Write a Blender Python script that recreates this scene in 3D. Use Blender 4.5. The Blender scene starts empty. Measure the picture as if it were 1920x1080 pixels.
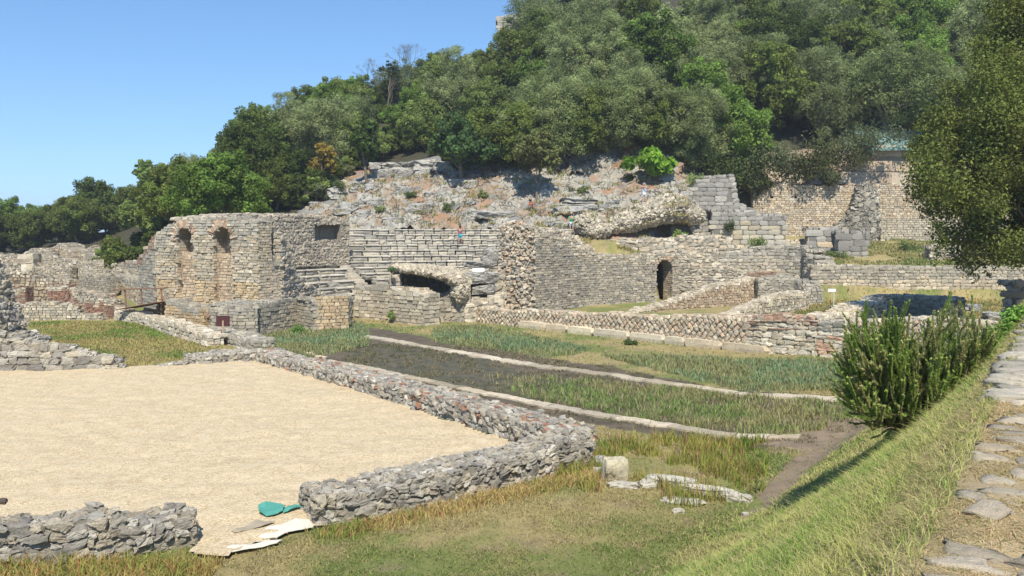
import bpy, bmesh, math, random, time
import numpy as np
from mathutils import Vector
T0 = time.time()
SC = bpy.context.scene
COL = SC.collection
R = math.radians

# ------------------------------------------------------------------ camera, sky, sun
EYE = 6.0; FPX = 1663.0; PITCH = math.atan(110.0/FPX)
cd = bpy.data.cameras.new('camera'); cam = bpy.data.objects.new('camera', cd); COL.objects.link(cam)
cam.location = (0, 0, EYE); cam.rotation_euler = (math.pi/2-PITCH, 0, 0)
cd.sensor_width = 36; cd.lens = FPX/1920*36; cd.clip_start = 0.05; cd.clip_end = 3000
SC.camera = cam
SUN_EL = R(51); SUN_AZ = R(177)          # clockwise from +Y
w = bpy.data.worlds.new('World'); SC.world = w; w.use_nodes = True
nt = w.node_tree; bg = nt.nodes['Background']
sky = nt.nodes.new('ShaderNodeTexSky'); sky.sky_type = 'NISHITA'; sky.sun_disc = False
sky.sun_elevation = SUN_EL; sky.sun_rotation = SUN_AZ; sky.altitude = 0
sky.air_density = 1.0; sky.dust_density = 0.0; sky.ozone_density = 3.0
tc = nt.nodes.new('ShaderNodeTexCoord'); vm = nt.nodes.new('ShaderNodeVectorMath'); vm.operation = 'ADD'; vm.inputs[1].default_value = (0, 0, .10)
nt.links.new(tc.outputs['Generated'], vm.inputs[0]); nt.links.new(vm.outputs[0], sky.inputs[0])
hs_ = nt.nodes.new('ShaderNodeHueSaturation'); hs_.inputs['Saturation'].default_value = 1.14; hs_.inputs['Hue'].default_value = .498
nt.links.new(sky.outputs[0], hs_.inputs['Color']); nt.links.new(hs_.outputs[0], bg.inputs[0]); bg.inputs[1].default_value = 0.15
sd = bpy.data.lights.new('sun', 'SUN'); sd.energy = 5.0; sd.angle = R(0.53); sd.color = (1.0, 0.94, 0.82)
sun = bpy.data.objects.new('sun', sd); COL.objects.link(sun)
tosun = Vector((math.sin(SUN_AZ)*math.cos(SUN_EL), math.cos(SUN_AZ)*math.cos(SUN_EL), math.sin(SUN_EL)))
sun.rotation_euler = tosun.to_track_quat('Z', 'Y').to_euler(); sun.location = (-20, -20, 40)
SC.view_settings.view_transform = 'Standard'; SC.view_settings.look = 'None'
SC.view_settings.exposure = 0.38; SC.view_settings.gamma = 1.0

# ------------------------------------------------------------------ photo pixel -> world
def ray(px, py):
    a = (540-py)/FPX; c, s = math.cos(PITCH), math.sin(PITCH)
    return ((px-960)/FPX, c+a*s, -s+a*c)
def Gp(px, py, z=0.0):
    r = ray(px, py); t = (z-EYE)/r[2]; return (r[0]*t, r[1]*t)
def Pd(px, py, d):
    r = ray(px, py); t = d/r[1]; return (r[0]*t, d, EYE+r[2]*t)
def X(px, d, py=500): return Pd(px, py, d)[0]
def Z(py, d): return Pd(960, py, d)[2]
def topx(x, y, z):
    c, s = math.cos(PITCH), math.sin(PITCH); dz = z-EYE
    f = y*c-dz*s; u = y*s+dz*c
    return 960+FPX*x/f, 540-FPX*u/f
def seg(px0, d0, px1, d1, pts):
    x0, x1 = X(px0, d0), X(px1, d1); out = []
    for px, py in pts:
        r = ray(px, 500); k = r[0]/r[1]
        t = (k*d0-x0)/((x1-x0)-k*(d1-d0))
        d = d0+(d1-d0)*t; out.append((px, d, py))
    return out

# ------------------------------------------------------------------ noise (numpy value noise)
_rs = np.random.RandomState(7)
_T = _rs.rand(64, 64, 64).astype(np.float32)
def vn3(x, y, z):
    x = np.asarray(x, float); y = np.asarray(y, float); z = np.asarray(z, float)
    xi = np.floor(x).astype(int); yi = np.floor(y).astype(int); zi = np.floor(z).astype(int)
    fx, fy, fz = x-xi, y-yi, z-zi
    fx = fx*fx*(3-2*fx); fy = fy*fy*(3-2*fy); fz = fz*fz*(3-2*fz)
    a = [(i & 63) for i in (xi, xi+1)]; b = [(i & 63) for i in (yi, yi+1)]; c = [(i & 63) for i in (zi, zi+1)]
    def L(p, q, t): return p+(q-p)*t
    return L(L(L(_T[a[0], b[0], c[0]], _T[a[1], b[0], c[0]], fx), L(_T[a[0], b[1], c[0]], _T[a[1], b[1], c[0]], fx), fy),
             L(L(_T[a[0], b[0], c[1]], _T[a[1], b[0], c[1]], fx), L(_T[a[0], b[1], c[1]], _T[a[1], b[1], c[1]], fx), fy), fz)
def fbm(x, y, z=0.0, o=4):
    x = np.asarray(x, float); y = np.asarray(y, float); z = np.asarray(z, float)+x*0
    s = 0; a = .5; t = 0
    for i in range(o):
        s = s+a*vn3(x*2**i+17*i, y*2**i+5*i, z*2**i+9*i); t += a; a *= .5
    return s/t
def inpoly(x, y, P):
    r = np.zeros(x.shape, bool); n = len(P)
    for i in range(n):
        x0, y0 = P[i]; x1, y1 = P[(i+1) % n]
        if y0 == y1: continue
        c = ((y0 > y) != (y1 > y)) & (x < (x1-x0)*(y-y0)/(y1-y0)+x0); r ^= c
    return r
def sstep(a, b, x):
    t = np.clip((x-a)/(b-a), 0, 1); return t*t*(3-2*t)

# ------------------------------------------------------------------ geometry accumulator
class Geo:
    def __init__(s): s.V = []; s.C = []; s.F = []; s.M = []; s.n = 0; s.S = []
    def add(s, V, F, C, m=0, smooth=False):
        V = np.asarray(V, float).reshape(-1, 3); F = np.asarray(F, int)
        C = np.asarray(C, float)
        if C.ndim == 1: C = np.tile(C, (len(V), 1))
        s.V.append(V); s.C.append(C); s.F.append(F+s.n); s.n += len(V)
        s.M.append(np.full(len(F), m)); s.S.append(np.full(len(F), smooth))
    def build(s, name, mats, parent=None):
        me = bpy.data.meshes.new(name)
        V = np.concatenate(s.V); C = np.concatenate(s.C)
        me.vertices.add(len(V)); me.vertices.foreach_set('co', V.ravel())
        li = np.concatenate([f.ravel() for f in s.F]); tot = np.concatenate([np.full(len(f), f.shape[1]) for f in s.F])
        st = np.concatenate([[0], np.cumsum(tot)[:-1]])
        me.loops.add(len(li)); me.loops.foreach_set('vertex_index', li)
        me.polygons.add(len(tot)); me.polygons.foreach_set('loop_start', st); me.polygons.foreach_set('loop_total', tot)
        me.polygons.foreach_set('material_index', np.concatenate(s.M).astype(np.int32))
        me.polygons.foreach_set('use_smooth', np.concatenate(s.S).astype(bool))
        at = me.color_attributes.new('Col', 'FLOAT_COLOR', 'POINT')
        at.data.foreach_set('color', np.column_stack([C, np.ones(len(C))]).astype(np.float32).ravel())
        me.update(calc_edges=True)
        for m in (mats if isinstance(mats, (list, tuple)) else [mats]): me.materials.append(m)
        o = bpy.data.objects.new(name, me); COL.objects.link(o)
        if parent: o.parent = parent
        return o
def tag(o, label=None, cat=None, group=None, kind=None):
    if label: o['label'] = label
    if cat: o['category'] = cat
    if group: o['group'] = group
    if kind: o['kind'] = kind
    return o
def empty(name, loc=(0, 0, 0), rz=0):
    o = bpy.data.objects.new(name, None); COL.objects.link(o); o.location = loc; o.rotation_euler = (0, 0, rz); o.empty_display_size = .3
    return o
def under(parent, *kids):
    for k in kids:
        k.parent = parent; k.matrix_parent_inverse = parent.matrix_basis.inverted()
def thing_at(name, loc, label, cat, kids, group=None):
    e = empty(name, loc); tag(e, label, cat, group)
    for k in kids:
        k.parent = e; k.location = (-loc[0], -loc[1], -loc[2])
    return e

# ------------------------------------------------------------------ materials
def mat(name, build):
    m = bpy.data.materials.new(name); m.use_nodes = True; t = m.node_tree
    b = t.nodes['Principled BSDF']; b.inputs['Roughness'].default_value = .9
    b.inputs['Specular IOR Level'].default_value = .25
    build(t, b); return m
def N(t, kind, **k):
    n = t.nodes.new(kind)
    for a, v in k.items():
        if a in n.inputs: n.inputs[a].default_value = v
        else: setattr(n, a, v)
    return n
def mix(t, a, b, f, mode='MIX'):
    n = t.nodes.new('ShaderNodeMix'); n.data_type = 'RGBA'; n.blend_type = mode
    for sock, v in ((n.inputs[6], a), (n.inputs[7], b), (n.inputs[0], f)):
        if isinstance(v, (int, float)): sock.default_value = v
        elif isinstance(v, tuple): sock.default_value = (*v, 1)
        else: t.links.new(v, sock)
    return n.outputs[2]
def ramp(t, src, a, b):
    n = t.nodes.new('ShaderNodeMapRange'); n.inputs[1].default_value = a; n.inputs[2].default_value = b
    t.links.new(src, n.inputs[0]); return n.outputs[0]
def coords(t): return t.nodes.new('ShaderNodeTexCoord').outputs['Object']
def noise(t, co, scale, detail=4, rough=.6):
    n = N(t, 'ShaderNodeTexNoise', Scale=scale, Detail=detail, Roughness=rough); t.links.new(co, n.inputs['Vector']); return n.outputs[0]
def bump(t, b, h, strength=.5, dist=.02):
    n = N(t, 'ShaderNodeBump', Strength=strength, Distance=dist); t.links.new(h, n.inputs['Height']); t.links.new(n.outputs[0], b.inputs['Normal'])
def attr(t):
    n = t.nodes.new('ShaderNodeVertexColor'); n.layer_name = 'Col'; return n.outputs[0]

def stone_mat(name, dark=(.135, .12, .095), amt=.55, light=(.60, .56, .46), sc=1.0, bd=.03):
    def f(t, b):
        co = coords(t); c = attr(t)
        n1 = noise(t, co, 1.1*sc, 5, .65); n2 = noise(t, co, 7*sc, 5, .7); n3 = noise(t, co, 34*sc, 4, .7)
        lich = ramp(t, n2, .5, .68)
        m1 = N(t, 'ShaderNodeMath', operation='MULTIPLY'); t.links.new(lich, m1.inputs[0]); m1.inputs[1].default_value = amt
        c1 = mix(t, c, dark, m1.outputs[0])
        patch = N(t, 'ShaderNodeMath', operation='MULTIPLY'); t.links.new(ramp(t, n1, .52, .72), patch.inputs[0]); patch.inputs[1].default_value = amt*.7
        c2 = mix(t, c1, dark, patch.outputs[0])
        li = N(t, 'ShaderNodeMath', operation='MULTIPLY'); t.links.new(ramp(t, n3, .58, .7), li.inputs[0]); li.inputs[1].default_value = .45
        c3 = mix(t, c2, light, li.outputs[0])
        t.links.new(c3, b.inputs['Base Color'])
        ad = N(t, 'ShaderNodeMath', operation='ADD'); t.links.new(n2, ad.inputs[0]); t.links.new(n3, ad.inputs[1])
        bump(t, b, ad.outputs[0], .9, bd)
    return mat(name, f)
M_STONE = stone_mat('limestone_masonry', amt=.42)
M_GREY = stone_mat('weathered_grey_masonry', amt=.5, dark=(.14, .13, .11))
M_NEAR = stone_mat('near_rubble_stone', amt=.62, dark=(.15, .138, .115), light=(.68, .63, .53), sc=1.6, bd=.045)
def _rock(t, b):
    co = coords(t); n1 = noise(t, co, .9, 6, .7); n2 = noise(t, co, 5, 6, .75)
    wv = N(t, 'ShaderNodeVectorMath', operation='ADD'); sc_ = N(t, 'ShaderNodeVectorMath', operation='SCALE'); nz = N(t, 'ShaderNodeTexNoise', Scale=1.4, Detail=4.0)
    t.links.new(co, nz.inputs['Vector']); t.links.new(nz.outputs['Color'], sc_.inputs[0]); sc_.inputs['Scale'].default_value = 2.6; t.links.new(co, wv.inputs[0]); t.links.new(sc_.outputs[0], wv.inputs[1])
    v = N(t, 'ShaderNodeTexVoronoi', feature='DISTANCE_TO_EDGE', Scale=.6); t.links.new(wv.outputs[0], v.inputs['Vector'])
    crack = ramp(t, v.outputs['Distance'], .0, .035)
    c = mix(t, attr(t), mix(t, attr(t), (.13, .12, .105), .6), ramp(t, n2, .5, .66)); c = mix(t, c, (.50, .48, .42), ramp(t, n1, .60, .80)); c = mix(t, mix(t, c, (.07, .06, .05), .55), c, crack)
    t.links.new(c, b.inputs['Base Color']); ad = N(t, 'ShaderNodeMath', operation='ADD'); t.links.new(n2, ad.inputs[0]); t.links.new(crack, ad.inputs[1]); bump(t, b, ad.outputs[0], 1.0, .16)
M_ROCK = mat('grey_rock_face', _rock)
M_PAVE = stone_mat('pale_paving_stone', amt=.5, dark=(.24, .22, .17), light=(.70, .66, .56), sc=2.4, bd=.03)
def _vc(t, b):
    co = coords(t); n = noise(t, co, 9, 5, .7); c = mix(t, attr(t), (.08, .07, .05), ramp(t, n, .45, .95)); t.links.new(c, b.inputs['Base Color']); bump(t, b, n, .4, .02)
M_VC = mat('painted_detail', _vc)
def leafm(name, trans=.25, lo=1.25, hi=1.95):
    def f(t, b):
        c = attr(t); oi = t.nodes.new('ShaderNodeObjectInfo')
        hs = N(t, 'ShaderNodeHueSaturation')
        mr = N(t, 'ShaderNodeMapRange'); mr.inputs[3].default_value = lo; mr.inputs[4].default_value = hi; t.links.new(oi.outputs['Random'], mr.inputs[0])
        t.links.new(mr.outputs[0], hs.inputs['Value']); t.links.new(c, hs.inputs['Color'])
        t.links.new(hs.outputs[0], b.inputs['Base Color'])
        b.inputs['Roughness'].default_value = .6; b.inputs['Specular IOR Level'].default_value = .12
        tr = t.nodes.new('ShaderNodeBsdfTranslucent'); t.links.new(hs.outputs[0], tr.inputs[0])
        ms = t.nodes.new('ShaderNodeMixShader'); ms.inputs[0].default_value = trans
        t.links.new(b.outputs[0], ms.inputs[1]); t.links.new(tr.outputs[0], ms.inputs[2])
        t.links.new(ms.outputs[0], t.nodes['Material Output'].inputs[0])
    return mat(name, f)
M_LEAF = leafm('leaves', .42); M_GRASS = leafm('grass_blades', .35, 1.08, 1.08)
def _bark(t, b):
    n = noise(t, coords(t), 12, 4, .7); t.links.new(mix(t, (.09, .07, .05), (.22, .19, .15), n), b.inputs['Base Color']); bump(t, b, n, .8, .03)
M_BARK = mat('bark', _bark)
def _wood(t, b):
    n = noise(t, coords(t), 8, 4, .7); t.links.new(mix(t, (.16, .09, .055), (.30, .19, .12), n), b.inputs['Base Color'])
M_WOOD = mat('weathered_wood', _wood)
def plain(name, c, rough=.8, var=.15):
    def f(t, b):
        n = noise(t, coords(t), 14, 4, .6); d = tuple(x*(1-var*2) for x in c)
        t.links.new(mix(t, c, d, n), b.inputs['Base Color']); b.inputs['Roughness'].default_value = rough
    return mat(name, f)

# ------------------------------------------------------------------ rock templates
def cube_template(n):
    g = np.linspace(-1, 1, n+1); idx = {}; V = []; F = []
    def vid(p):
        k = tuple(np.round(p, 5))
        if k not in idx: idx[k] = len(V); V.append(k)
        return idx[k]
    for ax in range(3):
        for sg in (-1, 1):
            for i in range(n):
                for j in range(n):
                    q = []
                    for a, b in ((g[i], g[j]), (g[i+1], g[j]), (g[i+1], g[j+1]), (g[i], g[j+1])):
                        p = [0, 0, 0]; p[ax] = sg; p[(ax+1) % 3] = a; p[(ax+2) % 3] = b; q.append(vid(p))
                    F.append(q if sg > 0 else q[::-1])
    return np.array(V, float), np.array(F)
def rounded(n, k):
    V, F = cube_template(n)
    L = np.linalg.norm(V, axis=1, keepdims=True); S = V/L*1.22
    return V*(1-k)+S*k, F
TP = {0: cube_template(1), 1: rounded(2, .42), 2: rounded(4, .38), 3: rounded(8, .55), 4: rounded(8, .2)}
rng = np.random.RandomState(11)
def rocks(geo, C, A, S, col, lod=0, rough=.12, m=0, smooth=None):
    """C (n,3) centres, A (n,3,3) rows = axes, S (n,3) half sizes, col (n,3)"""
    V, F = TP[lod]; n = len(C)
    if n == 0: return
    C = np.asarray(C, float); A = np.asarray(A, float); S = np.asarray(S, float); col = np.asarray(col, float)
    if lod == 0:
        P = V[None]*(1-rough*.5+rough*(rng.rand(n, 8, 1)-.5)) + rough*1.2*(rng.rand(n, 8, 3)-.5)
    else:
        P = np.repeat(V[None], n, 0)
        for fr, am in ((1.3, rough*1.3), (2.9, rough*.7), (6.1, rough*.32), (12, rough*.14))[:1+lod]:
            k = rng.randn(n, 1, 3)*fr; k2 = rng.randn(n, 1, 3)*fr; ph = rng.rand(n, 1, 3)*6.28
            d = np.sin((P*k).sum(2, keepdims=True)+ph)*np.cos((P*k2).sum(2, keepdims=True)+ph[..., ::-1])
            P = P+am*d
    P = P*S[:, None, :]
    W = np.einsum('nvi,nij->nvj', P, A)+C[:, None, :]
    nv = V.shape[0]
    FF = (F[None]+(np.arange(n)*nv)[:, None, None]).reshape(-1, 4)
    geo.add(W.reshape(-1, 3), FF, np.repeat(col, nv, 0), m, False if smooth is None else smooth)
def rotm(n, amt):
    """random small rotations (n,3,3)"""
    a = (rng.rand(n, 3)-.5)*2*amt
    cx, sx, cy, sy, cz, sz = np.cos(a[:, 0]), np.sin(a[:, 0]), np.cos(a[:, 1]), np.sin(a[:, 1]), np.cos(a[:, 2]), np.sin(a[:, 2])
    O = np.zeros(n); I = np.ones(n)
    Rx = np.stack([I, O, O, O, cx, -sx, O, sx, cx], 1).reshape(-1, 3, 3)
    Ry = np.stack([cy, O, sy, O, I, O, -sy, O, cy], 1).reshape(-1, 3, 3)
    Rz = np.stack([cz, -sz, O, sz, cz, O, O, O, I], 1).reshape(-1, 3, 3)
    return Rx@Ry@Rz
PAL = {
 'tan': [(.54, .45, .31), (.49, .40, .28), (.58, .50, .37), (.44, .36, .26), (.40, .36, .28), (.62, .54, .40)],
 'warm': [(.56, .475, .35), (.51, .42, .30), (.60, .53, .41), (.46, .38, .28), (.45, .35, .26), (.50, .465, .38)],
 'grey': [(.40, .38, .325), (.33, .315, .275), (.46, .44, .38), (.37, .35, .295), (.43, .40, .33)],
 'mixed': [(.50, .45, .36), (.40, .37, .31), (.54, .47, .36), (.45, .39, .30), (.60, .55, .46), (.34, .32, .27)],
 'brick': [(.30, .16, .11), (.26, .14, .10), (.34, .19, .13), (.24, .16, .12), (.36, .28, .21)],
 'brickish': [(.38, .25, .18), (.44, .33, .24), (.33, .21, .15), (.48, .40, .31)],
 'pale': [(.64, .58, .47), (.58, .52, .41), (.68, .63, .54), (.54, .48, .37)],
}
def pick(pal, n):
    P = np.array(PAL[pal]) if isinstance(pal, str) else np.array(pal)
    return P[rng.randint(0, len(P), n)]*(.74+.42*rng.rand(n, 1))*np.array([1.03, .99, .93])

# ------------------------------------------------------------------ masonry walls
class Path:
    def __init__(s, pts):
        s.P = np.array(pts, float); d = np.diff(s.P[:, :2], axis=0); s.l = np.hypot(d[:, 0], d[:, 1]); s.S = np.concatenate([[0], np.cumsum(s.l)]); s.L = s.S[-1]
    def at(s, t):
        t = np.clip(t, 0, s.L); return np.stack([np.interp(t, s.S, s.P[:, k]) for k in range(s.P.shape[1])], -1)
    def tan(s, t):
        e = min(.15, s.L*.02); a = s.at(np.asarray(t)-e); b = s.at(np.asarray(t)+e); d = (b-a)[..., :2]; return d/np.linalg.norm(d, axis=-1, keepdims=True)
def wall(geo, nodes, base=0.0, thick=.6, ch=.16, asp=(1.4, 3.2), style='course', pal='mixed', toppal=None, lod=0, jag=.25, holes=(),
         back=False, ends=(True, True), top=True, xy=False, zd=False, basefn=None, rough=.16, prot=.03, inset=.05, rot=.03, core=(.27, .24, .19), m=0, mcore=None, arch_pal='brickish', gap=.94, topsize=None, footpal=None, drop=0.0):
    """nodes: (px, depth, py_top) or xy=True (x, y, ztop). The face looks towards the camera side."""
    pts = [(x, y, z) if xy else (X(x, y), y, z if zd else Z(z, y)) for x, y, z in nodes]
    pa = Path(pts); L = pa.L; mid = pa.at(L/2); tg = pa.tan(L/2)
    sgn = 1.0 if (np.array([tg[1], -tg[0]])@(-mid[:2])) > 0 else -1.0
    def nrm(s): t = pa.tan(s); return np.stack([t[..., 1], -t[..., 0]], -1)*sgn
    ph = rng.rand()*100
    if basefn is None: bz = lambda s: base+0*np.asarray(s, float)
    else:
        def bz(s): p = pa.at(s); return basefn(p[..., 0], p[..., 1])-.1
    def top_at(s): s = np.asarray(s, float); return pa.at(s)[..., 2]+jag*(vn3(s/(ch*4)+ph, ph, 0)-.5)*1.6+jag*(np.round(vn3(s/(ch*1.6), 3.3, ph)*3)/3-.5)*.6
    def hole_int(s):
        for h in holes:
            if h['s0'] < s < h['s1']:
                c = (h['s0']+h['s1'])/2; r = (h['s1']-h['s0'])/2
                zt = h['zs']+(math.sqrt(max(0, r*r-(s-c)**2))*h.get('k', 1) if h.get('arch', True) else 0)
                return h['z0'], zt
        return None
    # core slices
    cuts = set(np.round(np.linspace(0, L, max(2, int(L/.5)+1)), 3))
    for h in holes:
        cuts |= set(np.round(np.linspace(h['s0'], h['s1'], 15), 3))
    cuts = sorted(c for c in cuts if -.001 <= c <= L+.002)
    Vc = []; Fc = []
    def box(s0, s1, a0, a1, b0, b1):
        k = len(Vc)
        for s, zb, zt in ((s0, a0, b0), (s1, a1, b1)):
            p = pa.at(s); n = nrm(s)
            for off in (-inset, -thick+inset*(1 if back else 0)):
                q = p[:2]+n*off
                Vc.append((q[0], q[1], zb)); Vc.append((q[0], q[1], max(zt, zb+.01)))
        # 0 f0b,1 f0t,2 k0b,3 k0t,4 f1b,5 f1t,6 k1b,7 k1t
        for f in ((0, 4, 5, 1), (2, 3, 7, 6), (1, 5, 7, 3), (0, 2, 6, 4), (0, 1, 3, 2), (4, 6, 7, 5)): Fc.append([k+i for i in f])
    e = 1e-3
    for s0, s1 in zip(cuts[:-1], cuts[1:]):
        h = hole_int((s0+s1)/2); t0, t1 = float(top_at(s0))-.05, float(top_at(s1))-.05; b0, b1 = float(bz(s0))-drop, float(bz(s1))-drop
        if h is None: box(s0, s1, b0, b1, t0, t1)
        else:
            a = hole_int(s0+e) or hole_int((s0+s1)/2); c = hole_int(s1-e) or hole_int((s0+s1)/2)
            if h[0] > b0+.05: box(s0, s1, b0, b1, h[0], h[0])
            if a[1] < t0 or c[1] < t1: box(s0, s1, a[1], c[1], t0, t1)
    mc = m if mcore is None else mcore
    geo.add(Vc, Fc, core, mc)
    C = []; A = []; S = []; K = []
    up = np.array([0, 0, 1.0])
    def put(s, z, w, h, side, pl, rr=0.0, dep=None):
        p = pa.at(s); n = nrm(s); t = pa.tan(s); d = dep or (inset*2.2+.06)
        off = (-d/2+rng.rand()*prot*2-prot*.4) if side > 0 else (-thick+d/2-rng.rand()*prot)
        c = np.array([*(p[:2]+n*off), z]); ax = np.array([[*t, 0], [*n, 0], up])
        if rr:
            cc, ss = math.cos(rr), math.sin(rr); ax = np.array([ax[0]*cc+up*ss, ax[1], up*cc-ax[0]*ss])
        C.append(c); A.append(ax); S.append((w/2*gap, d/2, h/2*gap)); K.append(pl)
    zmin = float(np.min(bz(np.linspace(0, L, 20)))); zmax = float(np.max(pa.P[:, 2]))+jag
    sides = (1, -1) if back else (1,)
    for side in sides:
        z = zmin
        if style == 'retic':
            q = ch; row = 0
            while z < zmax:
                s = (row % 2)*q*.72
                while s < L:
                    zz = z+(rng.rand()-.5)*.03
                    if bz(s) < zz+q*.4 and zz < top_at(s)-.02:
                        put(s, zz, q*1.0*(.85+.2*rng.rand()), q*(.85+.2*rng.rand()), side, pal, math.pi/4+(rng.rand()-.5)*.35)
                    s += q*1.44*(.97+.06*rng.rand())
                z += q*.72; row += 1
        else:
            while z < zmax:
                h = ch*(.75+.5*rng.rand()); s = -rng.rand()*ch
                while s < L:
                    w = h*(asp[0]+(asp[1]-asp[0])*rng.rand()); sc = min(max(s+w/2, 0), L); zc = z+h/2
                    wav = (vn3(sc/3.1, z/2+ph, ph)-.5)*h*.7
                    hh = hole_int(sc); ok = bz(sc)-.05 < zc+h*.3 and zc < top_at(sc)
                    if hh and hh[0] < zc < hh[1]: ok = False
                    if ok and rng.rand() > .015:
                        pl = pal
                        if toppal and zc > top_at(sc)-toppal[1]*(.6+.8*vn3(sc/1.5, ph, 7)): pl = toppal[0]
                        if footpal and zc < bz(sc)+footpal[1]: pl = footpal[0]
                        ww = min(w, L-s if s+w > L else w); ww = max(ww, w*.3)
                        if style == 'rubble': put(sc, zc+wav+(rng.rand()-.5)*h*.3, ww*(.8+.3*rng.rand()), h*(.8+.45*rng.rand()), side, pl, (rng.rand()-.5)*.6)
                        else: put(sc, zc+wav*.4, ww, h, side, pl)
                    s += w
                z += h
    # ends
    for k, s in ((0, 0.0), (1, L)):
        if not ends[k]: continue
        t = pa.tan(s)*(-1 if k == 0 else 1); n = nrm(s); z = zmin; p = pa.at(s)[:2]
        while z < top_at(s):
            h = ch*(.8+.4*rng.rand()); q = rng.rand()*.1
            while q < thick-.05:
                w = min(h*(1.2+1.2*rng.rand()), thick-q+.03); c = p-n*(q+w/2)
                if z+h/2 > bz(s)-.1:
                    C.append((*(c+t*(-.02+rng.rand()*prot)), z+h/2)); A.append(np.array([[*n, 0], [*t, 0], up])); S.append((w/2*gap, .09, h/2*gap)); K.append(pal)
                q += w
            z += h
    # reveals and voussoirs
    for hdef in holes:
        dp = hdef.get('depth', thick)
        if hdef.get('line', True):
            for sj, dr in ((hdef['s0'], 1), (hdef['s1'], -1)):
                z = hdef['z0']; n = nrm(sj); t = pa.tan(sj); p = pa.at(sj)[:2]
                while z < hdef['zs']:
                    h = ch*(.9+.2*rng.rand()); q = 0
                    while q < dp:
                        w = min(h*(1.5+1.5*rng.rand()), dp-q+.02)
                        C.append((*(p-n*(q+w/2)+t*dr*-.03), z+h/2)); A.append(np.array([[*n, 0], [*t, 0], up])); S.append((w/2*gap, .06, h/2*gap)); K.append(hdef.get('pal', pal)); q += w
                    z += h
        if hdef.get('arch', True):
            c = (hdef['s0']+hdef['s1'])/2; r = (hdef['s1']-hdef['s0'])/2; kk = hdef.get('k', 1); vh = hdef.get('vh', .34); na = int(math.pi*r/.13)
            for i in range(na):
                a = math.pi*(i+.5)/na; s = c+(r+vh/2)*math.cos(a); z = hdef['zs']+(r*kk+vh/2)*math.sin(a)
                t = pa.tan(s); n = nrm(s); rad = np.array([t[0]*math.cos(a), t[1]*math.cos(a), math.sin(a)]); tt = np.array([-t[0]*math.sin(a), -t[1]*math.sin(a), math.cos(a)])
                pp = pa.at(c)[:2]+pa.tan(c)*(s-c)
                C.append((*(pp-n*(dp/2-.07)), z)); A.append(np.array([tt, [*n, 0], rad])); S.append((.05, dp/2+.02, vh/2)); K.append(arch_pal)
    # top rubble
    if top:
        ts = topsize or ch*1.3; s = 0
        while s < L:
            q = rng.rand()*ts*.5
            while q < thick:
                w = ts*(.7+.9*rng.rand()); zt = float(top_at(s)); hh = hole_int(s)
                if zt > bz(s)+.1:
                    p = pa.at(s)[:2]-nrm(s)*(min(q+w/2, thick-.05))
                    t = pa.tan(s); n = nrm(s); C.append((*p, zt-.05+rng.rand()*ts*.25)); A.append(np.array([[*t, 0], [*n, 0], up])); S.append((w/2, w/2*(.7+.5*rng.rand()), ts*.35)); K.append(toppal[0] if toppal else pal)
                q += w
            ds_ = ts*(.8+.6*rng.rand()); za, zb_ = float(top_at(s)), float(top_at(min(s+ds_, L)))
            if abs(zb_-za) > ts*1.5:
                zz = min(za, zb_)
                while zz < max(za, zb_):
                    f_ = (zz-za)/(zb_-za); q = 0
                    while q < thick:
                        w = ts*(.8+.9*rng.rand()); p = pa.at(s+ds_*f_)[:2]-nrm(s)*min(q+w/2, thick-.05); t = pa.tan(s); n = nrm(s)
                        C.append((*p, zz)); A.append(np.array([[*t, 0], [*n, 0], up])); S.append((ts*.6, w/2, ts*.5)); K.append(toppal[0] if toppal else pal); q += w
                    zz += ts*.9
            s += ds_
    C = np.array(C); A = np.array(A); S = np.array(S); n = len(C)
    if n:
        A = np.einsum('nij,njk->nik', rotm(n, rot), A)
        keys = {}
        for i, k in enumerate(K): keys.setdefault(str(k), (k, []))[1].append(i)
        for k, ii in keys.values():
            ii = np.array(ii); rocks(geo, C[ii], A[ii], S[ii], pick(k, len(ii)), lod, rough, m)
    return n
def simple_wall(name, label, cat, nodes, mats=None, **k):
    grp = k.pop('group', None); g = Geo(); wall(g, nodes, **k); o = g.build(name, mats or M_STONE)
    return tag(o, label, cat, grp)
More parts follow.
